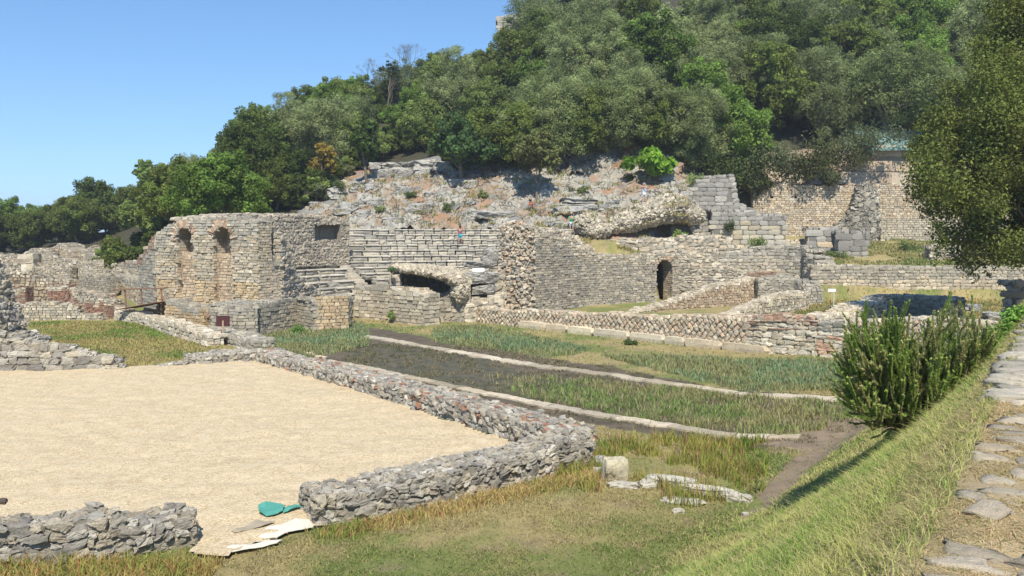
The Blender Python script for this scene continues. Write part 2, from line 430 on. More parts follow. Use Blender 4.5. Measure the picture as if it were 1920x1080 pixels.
# ------------------------------------------------------------------ terrain
PROF = [
 (-900, [(60, 0), (130, 2.5), (170, 3), (300, 0)]),
 (0,   [(60, 0), (90, 1.2), (128, 2.6), (150, 3), (300, 0)]),
 (200, [(56, 0), (90, 1.6), (120, 5.2), (135, 5.6), (220, 0)]),
 (262, [(50, 0), (57, .2), (90, 1.9), (118, 7.0), (130, 7.6), (220, 0)]),
 (285, [(50, 0), (57, .3), (60.4, .7), (62, 3.4), (85, 4.6), (118, 8.3), (130, 8.8), (220, 0)]),
 (330, [(50, 0), (56, .4), (59.4, .6), (60.8, 4.4), (80, 5.3), (118, 10), (130, 10.6), (220, 0)]),
 (400, [(50, 0), (54, .3), (57.2, .6), (58.6, 5.0), (80, 5.6), (118, 12.5), (130, 13.3), (220, 2)]),
 (500, [(50, 0), (54, .0), (56, .4), (60, 5.4), (78, 6.2), (88, 8.0), (118, 17.2), (130, 18.2), (220, 5)]),
 (600, [(50, 0), (58, .0), (60, .2), (79, 5.4), (84, 7.6), (92, 10.6), (105, 13.5), (122, 20.2), (133, 21.5), (220, 8)]),
 (750, [(62, .0), (66, .2), (79, 5.6), (84, 8.2), (92, 11.8), (104, 14.0), (128, 21.5), (138, 23), (220, 8)]),
 (880, [(62, .0), (66, .2), (79, 5.6), (82, 8.0), (88, 11.0), (98, 14.0), (134, 28.5), (142, 29.8), (220, 15)]),
 (960, [(66, .0), (69, .2), (71, 4.8), (78, 6.6), (82, 8.0), (87, 11.0), (97, 14.5), (135, 31), (145, 34), (168, 36), (240, 25)]),
 (1100, [(66, .0), (69.3, .2), (70.2, 3.9), (75, 5.4), (79, 7.2), (83, 9.0), (88, 12), (91, 14.5), (130, 36), (180, 58), (260, 85)]),
 (1140, [(66, .0), (70.6, .2), (71.4, 3.9), (74.5, 5.0), (79, 7.3), (83, 9.0), (87, 11.8), (91, 14.5), (130, 36), (180, 58), (260, 85)]),
 (1180, [(66, .0), (71.4, .2), (72.4, 3.9), (74, 4.6), (79, 7.4), (82, 9.2), (86, 11.6), (91, 14.5), (130, 36), (180, 58), (260, 85)]),
 (1226, [(66, .0), (72.6, .2), (73.6, 3.9), (74.6, 4.6), (79, 7.4), (82, 9.2), (86, 11.6), (91, 14.5), (130, 36), (180, 58), (260, 85)]),
 (1236, [(66, .0), (76.0, .2), (77.4, 4.6), (79, 7.0), (82, 9.2), (86, 11.6), (91, 14.5), (130, 36), (180, 58), (260, 85)]),
 (1300, [(66, .0), (76, .2), (77, 4.4), (79, 6.8), (83, 8.6), (87, 10.5), (92, 13), (130, 36), (180, 58), (260, 85)]),
 (1400, [(66, .0), (76, .2), (77.5, 4.3), (84, 5.2), (87.5, 5.6), (88.5, 10.2), (91.2, 10.6), (92.3, 13.8), (130, 36), (180, 58), (260, 85)]),
 (1525, [(60, .2), (76, .3), (77.5, 4.3), (85, 4.9), (87.5, 5.2), (88.5, 10.2), (91.2, 10.6), (92.3, 14), (130, 36), (180, 58), (260, 85)]),
 (1545, [(60, .2), (70.6, .3), (71.8, 2.95), (84, 4.6), (87.5, 4.9), (88.5, 10.2), (91.2, 10.6), (92.3, 14), (130, 36), (180, 58), (260, 85)]),
 (1960, [(60, .2), (70.6, .3), (71.8, 2.95), (84, 4.6), (87.5, 4.9), (88.5, 10.2), (91.2, 10.6), (92.3, 14), (130, 36), (180, 58), (260, 85)]),
 (3000, [(60, .2), (70.6, .3), (71.8, 2.95), (84, 4.6), (92.3, 14), (130, 30), (260, 60)]),
]
_DG = np.concatenate([np.arange(40, 100, .25), np.arange(100, 400, 4)])
_PX = np.array([p[0] for p in PROF], float)
_PZ = np.array([np.interp(_DG, [q[0] for q in p[1]], [q[1] for q in p[1]]) for p in PROF])
_KX = (_PX-960)/FPX
CEN = np.array([-5.0, 60.0]); R0, R1 = 8.0, 18.0; NROW = 12; ZB, ZT = .9, 6.0
def bankd(x, y): return (x-1.8)*-.843+(y-4.1)*.538
def H0(x, y):
    x = np.asarray(x, float); y = np.asarray(y, float)
    yy = np.maximum(y, 1.0); k = np.clip(x/yy, _KX[0], _KX[-1]); fi = np.interp(k, _KX, np.arange(len(_KX)))
    i0 = np.clip(np.floor(fi).astype(int), 0, len(_KX)-2); f = fi-i0
    di = np.interp(y, _DG, np.arange(len(_DG))); j0 = np.clip(np.floor(di).astype(int), 0, len(_DG)-2); g = di-j0
    a = _PZ[i0, j0]*(1-g)+_PZ[i0, j0+1]*g; b = _PZ[i0+1, j0]*(1-g)+_PZ[i0+1, j0+1]*g
    z = a*(1-f)+b*f
    # seating bowl
    dx, dy = x-CEN[0], y-CEN[1]; r = np.hypot(dx, dy); an = np.degrees(np.arctan2(dy, dx))
    bowl = np.where(r < R0, 0.0, (r-R0)/(R1-R0)*(ZT-ZB)+ZB-.75)
    ins = (r < R1) & (an > 40) & (an < 172)
    z = np.where(ins, np.minimum(bowl, 9), z)
    return z
def H(x, y):
    x = np.asarray(x, float); y = np.asarray(y, float)
    z = H0(x, y)
    d = bankd(x, y); W = 5.0+1.2*sstep(20, 6, y)+(fbm(x*.25, y*.25, 3)-.5)*1.2
    t = np.clip(d/W, 0, 1); bk = 4.4*(1-t)**1.25*(1-.25*t)
    bk = bk*sstep(46, 34, y)
    z = np.maximum(z, bk)
    far = sstep(60, 110, y)
    z = z+(fbm(x*.35, y*.35, 1)-.5)*(.10+far*.6)+(fbm(x*1.7, y*1.7, 2)-.5)*(.05+far*.15)
    return z
def Hf(x, y): return float(H(np.array([x]), np.array([y]))[0])
def ground_hit(px, py, d0=3.0, d1=200.0):
    r = ray(px, py); t = np.geomspace(d0, d1, 1500); x = r[0]*t; y = r[1]*t; z = EYE+r[2]*t
    u = np.nonzero(z < H(x, y))[0]; i = u[0] if len(u) else -1
    return float(x[i]), float(y[i]), float(z[i])

PG = lambda L, z=0: [Gp(a, b, z) for a, b in L]
POLY_GRAVEL = PG([(-900, 690), (0, 692), (232, 692), (345, 684), (480, 668), (640, 725), (1000, 850), (760, 900), (620, 940), (600, 990), (400, 1046), (366, 1046), (360, 1000), (240, 985), (0, 985), (-900, 1000)])
POLY_MUD = PG([(575, 655), (690, 612), (840, 640), (1000, 668), (1150, 690), (1350, 730), (1620, 760), (1700, 800), (1500, 852), (1350, 838), (1180, 812), (950, 765), (760, 725), (610, 688)])
POLY_DIRT = PG([(1380, 980), (1430, 925), (1500, 860), (1420, 830), (1500, 790), (1600, 755), (1710, 790), (1640, 850), (1500, 915), (1440, 968)])
POLY_BLUE = PG([(1130, 668), (1300, 672), (1610, 690), (1620, 745), (1400, 735), (1250, 700)])
POLY_BLUE2 = PG([(820, 618), (900, 612), (1100, 655), (1040, 672), (880, 652), (820, 640)])
POLY_BLUE3 = PG([(440, 640), (560, 618), (680, 608), (690, 650), (570, 672), (470, 655)])
POLY_LEFTLAWN = PG([(40, 605), (330, 605), (420, 640), (420, 655), (340, 675), (230, 690), (120, 650)])
ST = lambda x, y: (np.asarray(x), np.asarray(y))
def warp(x, y, a=.5, f=.6): return x+(fbm(x*f, y*f, 11)-.5)*2*a, y+(fbm(x*f, y*f, 23)-.5)*2*a
def ground_masks(x, y):
    wx, wy = warp(x, y, .6, .9)
    return dict(mud=inpoly(wx, wy, POLY_MUD), dirt=inpoly(wx, wy, POLY_DIRT), b1=inpoly(wx, wy, POLY_BLUE), b2=inpoly(wx, wy, POLY_BLUE2), b3=inpoly(wx, wy, POLY_BLUE3), ll=inpoly(wx, wy, POLY_LEFTLAWN), gr=inpoly(x, y, POLY_GRAVEL))
def build_ground():
    nr, nc = 900, 620
    a0 = -14.0
    ys = a0+np.geomspace(9, 760, nr); ks = np.concatenate([np.linspace(-1.5, -.62, 60), np.linspace(-.62, .62, nc-120), np.linspace(.62, 1.5, 60)])
    ks = np.unique(ks); nc = len(ks)
    Y = np.repeat(ys[:, None], nc, 1); Xx = (Y-a0)*ks[None]
    x, y = Xx.ravel(), Y.ravel(); z = H(x, y); m = ground_masks(x, y)
    n1 = fbm(x*.45, y*.45, 5)[:, None]; n2 = fbm(x*2.2, y*2.2, 6)[:, None]; n3 = fbm(x*.18, y*.18, 8)[:, None]
    green = np.array([.19, .21, .065]); dry = np.array([.36, .29, .13]); soil = np.array([.20, .155, .10]); mud = np.array([.125, .10, .070]); dirt = np.array([.27, .205, .14])
    f = np.clip((n1-.42)*4+.3+(n2-.5)*1.6, 0, 1)
    c = green*(1-f)+dry*f
    fs = np.clip((n2-.58)*5, 0, 1)*.6; c = c*(1-fs)+soil*fs
    d = bankd(x, y)[:, None]
    wk = sstep(.15, -.25, d+(n2-.5)*.9)*(y[:, None] < 44); dryw = np.array([.50, .39, .23])*(.8+.5*n2); c = c*(1-wk)+dryw*wk
    def put(mask, colr, soft=1.0):
        nonlocal c
        mm = mask[:, None]*soft; c = c*(1-mm)+colr*mm
    put(m['mud'], mud*(.6+.9*n2)+.04*np.clip(n1-.5, 0, 1)); put(m['dirt'], dirt*(.7+.6*n2))
    put(m['b1'], np.array([.10, .115, .06])*(.6+.8*n2), .8); put(m['b2'], np.array([.10, .13, .06])*(.6+.8*n2), .8); put(m['b3'], np.array([.12, .13, .06])*(.6+.8*n2), .7)
    # upper areas
    far = y[:, None] > 72
    rocky = np.array([.24, .235, .22])*(.6+.8*n2); earth = np.array([.34, .21, .13])*(.7+.6*n2)
    k = (x/np.maximum(y, 1)*FPX+960)[:, None]
    sl = (z[:, None] > 5.2) & (k > 520) & (k < 1330) & (y[:, None] < 104)
    ee = np.clip((n1-.45)*6, 0, 1); c = np.where(sl, rocky*(1-ee)+earth*ee, c)
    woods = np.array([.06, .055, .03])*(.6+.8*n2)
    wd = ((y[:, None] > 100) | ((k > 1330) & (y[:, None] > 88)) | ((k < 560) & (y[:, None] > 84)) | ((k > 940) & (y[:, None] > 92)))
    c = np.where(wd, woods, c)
    F = (np.arange(nr-1)[:, None]*nc+np.arange(nc-1)[None]).ravel(); Fq = np.stack([F, F+1, F+nc+1, F+nc], 1)
    g = Geo(); g.add(np.stack([x, y, z], 1), Fq, c, 0, True)
    def f_(t, b):
        co = coords(t); nn = noise(t, co, 3.5, 8, .72); n5 = noise(t, co, 22, 6, .75)
        c1 = mix(t, attr(t), (.55, .5, .42), ramp(t, n5, .66, .8), 'MIX'); c2 = mix(t, c1, (.28, .28, .28), ramp(t, nn, .4, .66), 'OVERLAY')
        c3 = mix(t, c2, attr(t), .45)
        t.links.new(c3, b.inputs['Base Color']); bump(t, b, n5, .8, .05)
    tag(g.build('ground', mat('grassy_earth', f_)), kind='structure')
    # far plain to the horizon
    g = Geo(); g.add([(-3000, -600, -1.5), (3000, -600, -1.5), (3000, 2800, -1.5), (-3000, 2800, -1.5)], [[0, 1, 2, 3]], (.10, .12, .05))
    tag(g.build('plain', bpy.data.materials['grassy_earth']), kind='structure')
build_ground()

def sheet(name, poly, z, material, cell=.25, edge=.12, noisez=.0, kind='structure', colr=(.5, .5, .5)):
    P = np.array(poly); x0, y0 = P.min(0); x1, y1 = P.max(0)
    xs = np.arange(x0, x1+cell, cell); ys = np.arange(y0, y1+cell, cell); XX, YY = np.meshgrid(xs, ys); nc = len(xs); nr = len(ys)
    x, y = XX.ravel(), YY.ravel(); cx = (XX[:-1, :-1]+cell/2).ravel(); cy = (YY[:-1, :-1]+cell/2).ravel()
    wx = cx+(fbm(cx*1.7, cy*1.7, 31)-.5)*2*edge*2; wy = cy+(fbm(cx*1.7, cy*1.7, 37)-.5)*2*edge*2
    ok = inpoly(wx, wy, poly)
    F = (np.arange(nr-1)[:, None]*nc+np.arange(nc-1)[None]).ravel(); Fq = np.stack([F, F+1, F+nc+1, F+nc], 1)[ok]
    zz = H(x, y)+z+(fbm(x*2.1, y*2.1, 41)-.5)*noisez if z is not None else 0
    used = np.unique(Fq); re = -np.ones(len(x), int); re[used] = np.arange(len(used))
    g = Geo(); g.add(np.stack([x, y, zz], 1)[used], re[Fq], colr, 0, True)
    return tag(g.build(name, material), kind=kind)
def _gravel(t, b):
    co = coords(t); v = N(t, 'ShaderNodeTexVoronoi', Scale=30.0); t.links.new(co, v.inputs['Vector'])
    n = noise(t, co, .7, 5, .6); n2 = noise(t, co, 3.2, 5, .7); n9 = noise(t, co, 60, 3, .8)
    sp = t.nodes.new('ShaderNodeSeparateColor'); t.links.new(v.outputs['Color'], sp.inputs[0])
    c = mix(t, (.39, .29, .16), (.70, .565, .365), sp.outputs[0])
    n12 = noise(t, co, 13, 4, .85); c = mix(t, c, (.36, .265, .15), ramp(t, n, .56, .9)); c = mix(t, c, (.33, .25, .15), ramp(t, n12, .52, .74)); c = mix(t, c, (.70, .57, .38), ramp(t, n12, .50, .28)); c = mix(t, c, (.64, .53, .36), ramp(t, n2, .45, .75))
    c = mix(t, c, (.76, .66, .48), ramp(t, n9, .58, .8))
    t.links.new(c, b.inputs['Base Color']); bump(t, b, v.outputs['Distance'], .8, .03)
sheet('gravel', POLY_GRAVEL, .085, mat('pale_gravel', _gravel), .13, .15, .10)
# shallow algae water in the orchestra ditch
POLY_WATER = PG([(640, 655), (700, 642), (860, 668), (1030, 708), (1120, 735), (1060, 755), (900, 735), (760, 705), (660, 678)])
def _alg(t, b):
    co = coords(t); n = noise(t, co, 2.2, 8, .75); n2 = noise(t, co, 11, 5, .75)
    c = mix(t, (.062, .062, .040), (.15, .125, .075), ramp(t, n, .42, .62)); c = mix(t, c, (.12, .15, .055), ramp(t, n2, .58, .72))
    t.links.new(c, b.inputs['Base Color']); b.inputs['Roughness'].default_value = .5; bump(t, b, n2, .7, .05)
sheet('shallow_water', POLY_WATER, .012, mat('algae_water', _alg), .3, .5)

# pale foundation strips crossing the arena, each of worn slabs
def strip(label, nodes, wd, seed, cat='stone strip'):
    rs = np.random.RandomState(seed); g = Geo(); P = Path([(*Gp(a, b), 0) for a, b in nodes]); s = 0
    while s < P.L:
        l = .8+rs.rand()*1.6; n = max(2, int(l/.2)); V = []; w0 = wd*(.85+.3*rs.rand())
        for i in range(n+1):
            q = min(s+l*.985*i/n, P.L+.1); p = P.at(q)[:2]; t = P.tan(q); nn = np.array([-t[1], t[0]]); j = (fbm(q*2.2, seed, 1, 3)-.5)*.35
            h = Hf(*p)+.05+.02*rs.rand()
            for o in (-w0/2+j, 0, w0/2+j*.4+rs.randn()*.02): V.append((*(p+nn*o), h+(.012 if o == 0 else 0)+rs.randn()*.006))
            V.append((*(p+nn*(-w0/2+j-.01)), h-.25)); V.append((*(p+nn*(w0/2+j*.4+.01)), h-.25))
        F = []
        for i in range(n):
            a = i*5; F += [[a, a+1, a+6, a+5], [a+1, a+2, a+7, a+6], [a+3, a, a+5, a+8], [a+2, a+4, a+9, a+7]]
        F += [[3, 4, 2, 0], [n*5, n*5+2, n*5+4, n*5+3]]
        g.add(V, F, pick([(.52, .46, .36), (.58, .52, .42), (.46, .40, .30)], 1)[0]); s += l
    return tag(g.build('foundation_strip', M_STONE), label, cat)
strip('long pale worn stone strip crossing the arena, the farther one ending near the rosemary bush', [(678, 630), (800, 652), (1000, 686), (1200, 714), (1400, 741), (1600, 765), (1668, 782)], .62, 3)
strip('long pale worn stone strip crossing the arena, the nearer one beside the dry grass', [(610, 676), (800, 716), (1000, 758), (1200, 793), (1350, 818), (1500, 834)], .55, 5)
strip('short broken pale stone strip before the left end of the arena', [(575, 664), (612, 672)], .4, 6)
# ------------------------------------------------------------------ near rubble walls round the gravel court
SW = simple_wall
def rubble_low(name, label, segs, h, seed):
    global rng; rng = np.random.RandomState(seed); g = Geo()
    for nodes, kw in segs:
        a = dict(base=0, ch=.15, asp=(1.0, 2.4), style='rubble', pal='grey', lod=2, jag=.09, back=True, rough=.34, prot=.05, inset=.035, rot=.14, core=(.36, .325, .26), zd=True, topsize=.15, gap=.94, drop=.3)
        a.update(kw); wall(g, nodes, **a)
    return tag(g.build(name, M_NEAR), label, 'wall')
GREYT = ['grey', 1.0]
NP = [(.42, .40, .35), (.35, .335, .30), (.48, .46, .41), (.38, .355, .305), (.45, .41, .33), (.58, .56, .50), (.50, .45, .36), (.31, .295, .27)]
rubble_low('rubble_wall', 'low grey rubble wall turning a sharp corner round the right side of the pale gravel court', [
    ([(592, 17.55, .62), (700, 18.1, .60), (850, 19.2, .63), (1000, 20.9, .66), (1112, 22.3, .72)], dict(thick=1.15, pal=NP)),
    ([(1046, 22.6, .72), (960, 24.6, .66), (850, 27.2, .62), (700, 31.2, .58), (600, 34.6, .52), (478, 39.6, .46)], dict(thick=1.15, pal=NP+[(.40, .22, .15)], asp=(.9, 1.9), ch=.15, lod=1, topsize=.15)),
], .6, 21)
rubble_low('rubble_wall', 'broken stub of grey rubble wall at the bottom left corner in front of the gravel', [
    ([(-400, 15.2, .62), (0, 15.5, .64), (130, 15.7, .72), (190, 15.8, .74), (215, 15.9, .62), (250, 16.0, .60), (352, 16.5, .50)], dict(thick=.66, pal=NP+[(.42, .37, .29)], ch=.2, topsize=.17, jag=.10, rough=.34)),
], .6, 22)
rubble_low('rubble_wall', 'low broken rubble wall stub between the left lawn and the far edge of the gravel', [
    ([(345, 38.6, .22), (400, 39.0, .42), (470, 39.8, .45), (500, 40.4, .3)], dict(thick=1.5, pal=NP, ch=.17, lod=1)),
    ([(292, 38.0, .12), (346, 38.4, .25)], dict(thick=.5, pal=NP, ch=.14, lod=1)),
], .6, 23)
rng = np.random.RandomState(5)
# tapered ruin at the left edge, with a coursed foot
g = Geo()
wall(g, [(-230, 37.2, 470), (-100, 37.4, 470), (-52, 37.4, 485), (-36, 37.4, 530), (-22, 37.4, 580), (-2, 37.4, 625), (40, 37.4, 642)], base=0, thick=1.8, ch=.26, asp=(.9, 1.7), style='rubble', pal=NP, lod=2, jag=.25, back=False, rough=.3, prot=.09, rot=.18, topsize=.3)
wall(g, [(-230, 37.0, 640), (60, 37.0, 641), (110, 37.1, 650), (160, 37.2, 662), (200, 37.3, 673), (222, 37.4, 687)], base=0, thick=.66, ch=.27, asp=(1.2, 2.2), style='course', pal=NP+[(.50, .45, .36)], lod=2, jag=.16, rough=.26, prot=.06, rot=.07, topsize=.28)
tag(g.build('ruined_pier', M_NEAR), 'tall tapering rubble pier with a coursed stone foot, cut off by the left edge', 'ruin')

# ------------------------------------------------------------------ far left: low brick and stone room walls
rng = np.random.RandomState(6)
HB = lambda x, y: H(x, y)-.2
def lw(nodes, pal, label, name='low_wall', **k):
    a = dict(basefn=HB, thick=.8, ch=.16, asp=(1.1, 2.4), style='rubble', pal=pal, jag=.28, rough=.24, toppal=('mixed', .3), lod=0)
    a.update(k); return SW(name, label, 'wall', nodes, **a)
lw([(22, 58.2, 572), (140, 58, 573), (150, 58, 585), (186, 57.5, 596)], 'mixed', 'low grey coursed stone wall along the far side of the left lawn', style='course')
lw([(136, 58.6, 556), (180, 58.4, 560), (212, 58, 564), (224, 57.5, 590)], 'brick', 'dark red brick wall end beside the left lawn', style='course', ch=.12, asp=(2, 4))
lw([(20, 62, 540), (44, 61.8, 541)], 'brick', 'short red brick pier nearest the left edge of the photo', style='course', ch=.12, asp=(2, 4), name='brick_pier')
lw([(88, 62, 538), (126, 61.8, 540)], 'brick', 'red brick pier right of a small grass gap behind the left lawn', style='course', ch=.12, asp=(2, 4), name='brick_pier')
lw([(126, 62, 540), (160, 61, 546), (196, 60, 556)], 'brickish', 'brownish rubble wall joining the red brick pier')
lw([(-60, 70, 508), (10, 69, 512), (60, 68.6, 515), (100, 68, 520), (128, 67, 526)], [(.42, .33, .23), (.36, .29, .21), (.46, .38, .28)], 'long brown rubble wall behind the red brick piers', ch=.24, core=(.14, .11, .08), gap=.86)
lw([(-60, 76, 490), (20, 76, 493), (45, 76, 501), (130, 75, 504)], 'mixed', 'upper rubble wall below a white block at the far left')
SW('limestone_block', 'upright white squared block on the wall at far left', 'block', [(47, 75.5, 490), (60, 75.5, 490)], base=Z(510, 75.5), thick=.8, ch=.9, asp=(1, 1.2), pal='pale', jag=.02, lod=1, rough=.06)
lw([(60, 82, 500), (96, 80, 502), (122, 78, 506)], 'brickish', 'reddish low rubble wall right of the white block')
lw([(-20, 96, 474), (30, 96, 478), (62, 95, 480)], 'warm', 'distant low brown wall at the left edge under the trees')
lw([(40, 100, 478), (60, 98, 468), (95, 96, 468)], 'mixed', 'distant jagged low wall left of the ruined chamber')
lw([(60, 92, 482), (92, 90, 480), (128, 88, 490)], 'warm', 'tan low wall below the ruined chamber, facing left', thick=1.2)
lw([(95, 98, 464), (112, 97, 457), (128, 96, 464), (134, 95, 480)], 'tan', 'tallest of the ruined chamber walls under the dark trees', thick=2.0)
lw([(158, 95, 482), (164, 95, 466), (176, 94, 460), (186, 94, 466), (192, 94, 480)], 'mixed', 'rounded tan ruin lump under the dark trees', thick=2.0, jag=.15, name='ruined_vault')
lw([(100, 84, 490), (130, 82, 487), (152, 81, 494), (180, 82, 496)], 'warm', 'tan stepped wall in the middle of the far left ruins')
lw([(130, 76, 492), (150, 76, 494), (176, 74, 490)], 'pale', 'short pale pier pair among the far left ruins', style='course')
lw([(190, 84, 492), (232, 84, 494), (262, 80, 498)], 'grey', 'grey block wall left of the arched wall foot', style='course', ch=.35)
lw([(176, 80, 506), (220, 78, 508), (262, 75, 506)], 'mixed', 'low rubble wall in front of the grey block wall', thick=1.5)
lw([(150, 72, 520), (172, 70, 517), (198, 69, 518)], 'grey', 'grey faced pier left of the wooden railing', style='course')
lw([(96, 66, 548), (120, 65, 552)], 'mixed', 'small rubble stub beside the brick pier')

# ------------------------------------------------------------------ arched wall with two niches
rng = np.random.RandomState(8)
A0, A1 = (482, 52.0), (293, 56.5)
def S_at(px):   # distance along the arched wall from its near corner
    a = np.array([X(*A0), A0[1]]); n = seg(*A0, *A1, [(px, 500)])[0]; return float(np.hypot(X(n[0], n[1])-a[0], n[1]-a[1]))
root = empty('arched_wall', (X(400, 57), 57, 1.2)); tag(root, 'tall pale coursed stone wall with two round arched niches, left of the theatre seats', 'wall')
topn = seg(*A0, *A1, [(482, 418), (460, 412), (430, 409), (400, 412), (385, 417), (365, 412), (340, 415), (322, 422), (310, 430), (293, 436)])
def zn(px, py): d = seg(*A0, *A1, [(px, py)])[0][1]; return Z(py, d)
hs = []
for (pl, pr, pt, pledge) in ((435, 399, 426, 477), (364, 331, 427, 476)):
    s0, s1 = S_at(pl), S_at(pr); pm = (pl+pr)/2; r = (s1-s0)/2
    hs.append(dict(s0=s0, s1=s1, z0=zn(pm, 575), zs=zn(pm, pt)-r, depth=1.1, k=1.0, vh=.5, pal='warm', line=True, ledge=zn(pm, pledge)))
g = Geo()
wall(g, topn, base=.3, thick=1.1, ch=.17, asp=(1.6, 3.4), pal=[(.56, .49, .37), (.50, .44, .34), (.60, .54, .44), (.45, .41, .33), (.52, .44, .31)], toppal=([(.46, .44, .38), (.40, .38, .33), (.52, .48, .40)], .9), footpal=([(.58, .46, .29), (.54, .42, .26), (.60, .5, .34)], 2.6), jag=.28, holes=hs, lod=0, rough=.2, rot=.04, prot=.04, arch_pal=[(.56, .40, .28), (.62, .48, .35), (.48, .33, .23)])
face = g.build('wall_face', M_STONE)
g = Geo(); t = Path([(X(a, b), b, 0) for a, b, c in topn]); off = np.array([-.0, 0])
tg = t.tan(t.L/2); nn = np.array([tg[1], -tg[0]]); nn = nn if nn@(-t.at(t.L/2)[:2]) > 0 else -nn
backn = [(X(a, b)-nn[0]*1.08, b-nn[1]*1.08, Z(c, b)-.05-(2.4 if a > 475 else 1.3 if a > 450 else .4 if a > 425 else 0)) for a, b, c in topn]
wall(g, backn, xy=True, base=.3, thick=.8, ch=.2, asp=(1.3, 2.6), pal=[(.50, .44, .35), (.44, .40, .33), (.54, .47, .37)], jag=.15, lod=0, rough=.15, toppal=('grey', .5))
back = g.build('niche_back', M_STONE)
led = Geo()
for h in hs:
    c = (h['s0']+h['s1'])/2; p = t.at(c)[:2]-nn*.42; w = (h['s1']-h['s0'])/2
    # half-height infill that narrows the niche and makes the ledge
    L = [(*(p-t.tan(c)*w*1.02), h['ledge']), (*(p+t.tan(c)*w*1.02), h['ledge'])]
    wall(led, L, xy=True, base=h['z0']-.1, thick=.66, ch=.17, asp=(1.4, 2.2), pal=[(.54, .43, .31), (.50, .39, .28), (.57, .47, .35)], jag=.05, lod=0, ends=(False, False), rough=.15)
lg = led.build('niche_ledge', M_STONE); kids = [face, back, lg]
# right return of the wall, breaking down in steps
g = Geo()
wall(g, [(531, 53.4, 442), (538, 53.9, 466), (548, 54.6, 498), (560, 55.4, 520), (575, 56.4, 532), (600, 58, 546), (622, 59.4, 556)], base=.3, thick=2.2, ch=.2, asp=(1.6, 3.0), pal=[(.44, .41, .34), (.38, .35, .30), (.50, .45, .36), (.42, .37, .29), (.34, .33, .30)], jag=.3, lod=1, rough=.22, rot=.06, prot=.06, gap=.9)
kids.append(g.build('broken_end', M_STONE))
under(root, *kids)
SW('stepped_wall', 'stepped left end of the arched wall with a reddish crumbling top', 'wall', seg(290, 57.2, 255, 60, [(290, 442), (284, 446), (276, 462), (268, 478), (258, 484)]), base=.8, thick=1.5, ch=.2, pal='grey', toppal=('brickish', .5), jag=.2)
# podium in front of the arched wall
rng = np.random.RandomState(9)
g = Geo(); WT = [(.54, .42, .26), (.50, .38, .24), (.56, .46, .31)]; GT = [(.42, .39, .31), (.36, .33, .28), (.46, .42, .33)]  # left faces warm, front and right faces grey: sunlight differences put into the palette
pk = dict(base=-.1, ch=.19, asp=(1.4, 2.8), jag=.12, rough=.2, toppal=('grey', .3), lod=0)
wall(g, [(309, 54.6, 562), (340, 53.8, 570), (370, 52.8, 582)], thick=1.8, pal=WT, **pk)
wall(g, [(368, 53.5, 583), (408, 52.6, 582)], thick=3.0, pal=GT, holes=[dict(s0=.45, s1=1.0, z0=.15, zs=.5, depth=1.0, line=False)], **pk)
wall(g, [(406, 52.4, 582), (411, 49.8, 578)], thick=1.0, pal=WT, **pk)
wall(g, [(410, 49.6, 579), (444, 49.0, 579), (479, 49.3, 576)], thick=2.8, pal=GT, **pk)
wall(g, [(477, 49.5, 574), (520, 51.5, 565), (572, 54.0, 560)], thick=3.0, pal=GT, **pk)
tag(g.build('podium', M_STONE), 'low stone podium with a dark hole, at the foot of the arched wall', 'podium')
g = Geo()  # buttress likewise: sunlit left face and duller front are palette colours
wall(g, [(571, 53.9, 566), (588, 51.6, 563)], thick=2.0, pal=WT, **pk)
wall(g, [(588, 51.5, 562), (626, 52.3, 563)], thick=2.2, pal=GT, **pk)
wall(g, [(624, 53.2, 561), (661, 56.4, 558)], thick=1.6, pal=GT, **pk)
tag(g.build('buttress', M_STONE), 'square stone buttress at the left edge of the theatre entrance', 'buttress')
SW('retaining_wall', 'warm tan wall running back left behind the wooden railing', 'wall', [(196, 76, 515), (230, 70, 521), (270, 61, 532), (312, 55.4, 545)], base=-.1, thick=1.6, ch=.17, pal='warm', toppal=('grey', .4), jag=.2)
SW('kerb_wall', 'low stone kerb sloping right from the red brick wall towards the lawn', 'wall', [(213, 57.5, 580), (255, 55, 590), (300, 51, 602), (330, 48.5, 612), (382, 45, 632)], base=-.1, thick=.9, ch=.2, style='rubble', pal='pale', jag=.12, back=True)
SW('kerb_wall', 'thin rubble kerb below the podium, behind the brown sign', 'wall', [(362, 49.5, 615), (400, 47.3, 622), (430, 45.5, 630), (470, 43.5, 640)], base=-.1, thick=1.1, ch=.22, style='rubble', pal='grey', jag=.14, back=True, lod=1)
# curved vault remains above the seats with a rectangular recess
rng = np.random.RandomState(10)
RB = [(.42, .38, .31), (.36, .33, .28), (.46, .41, .33), (.38, .34, .27)]
g = Geo()
pz = [(408, 57.0, 409), (430, 58.5, 405), (470, 60.5, 405), (520, 63, 405), (570, 65.6, 404), (600, 67.2, 406), (640, 69, 408), (655, 69.6, 414)]
pth = Path([(X(a, b), b, 0) for a, b, c in pz]); s_of = lambda px: float(np.interp(px, [q[0] for q in pz], pth.S))
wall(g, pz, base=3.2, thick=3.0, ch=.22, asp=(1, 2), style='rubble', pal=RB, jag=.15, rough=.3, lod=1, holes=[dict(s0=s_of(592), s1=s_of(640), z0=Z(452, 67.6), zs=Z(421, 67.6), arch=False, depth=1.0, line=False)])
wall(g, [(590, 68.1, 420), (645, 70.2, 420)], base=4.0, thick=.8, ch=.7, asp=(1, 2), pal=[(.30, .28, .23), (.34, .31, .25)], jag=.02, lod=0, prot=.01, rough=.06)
tag(g.build('vault_ruin', M_STONE), 'curved rubble mass with a square shaded recess above the left seats', 'ruin')
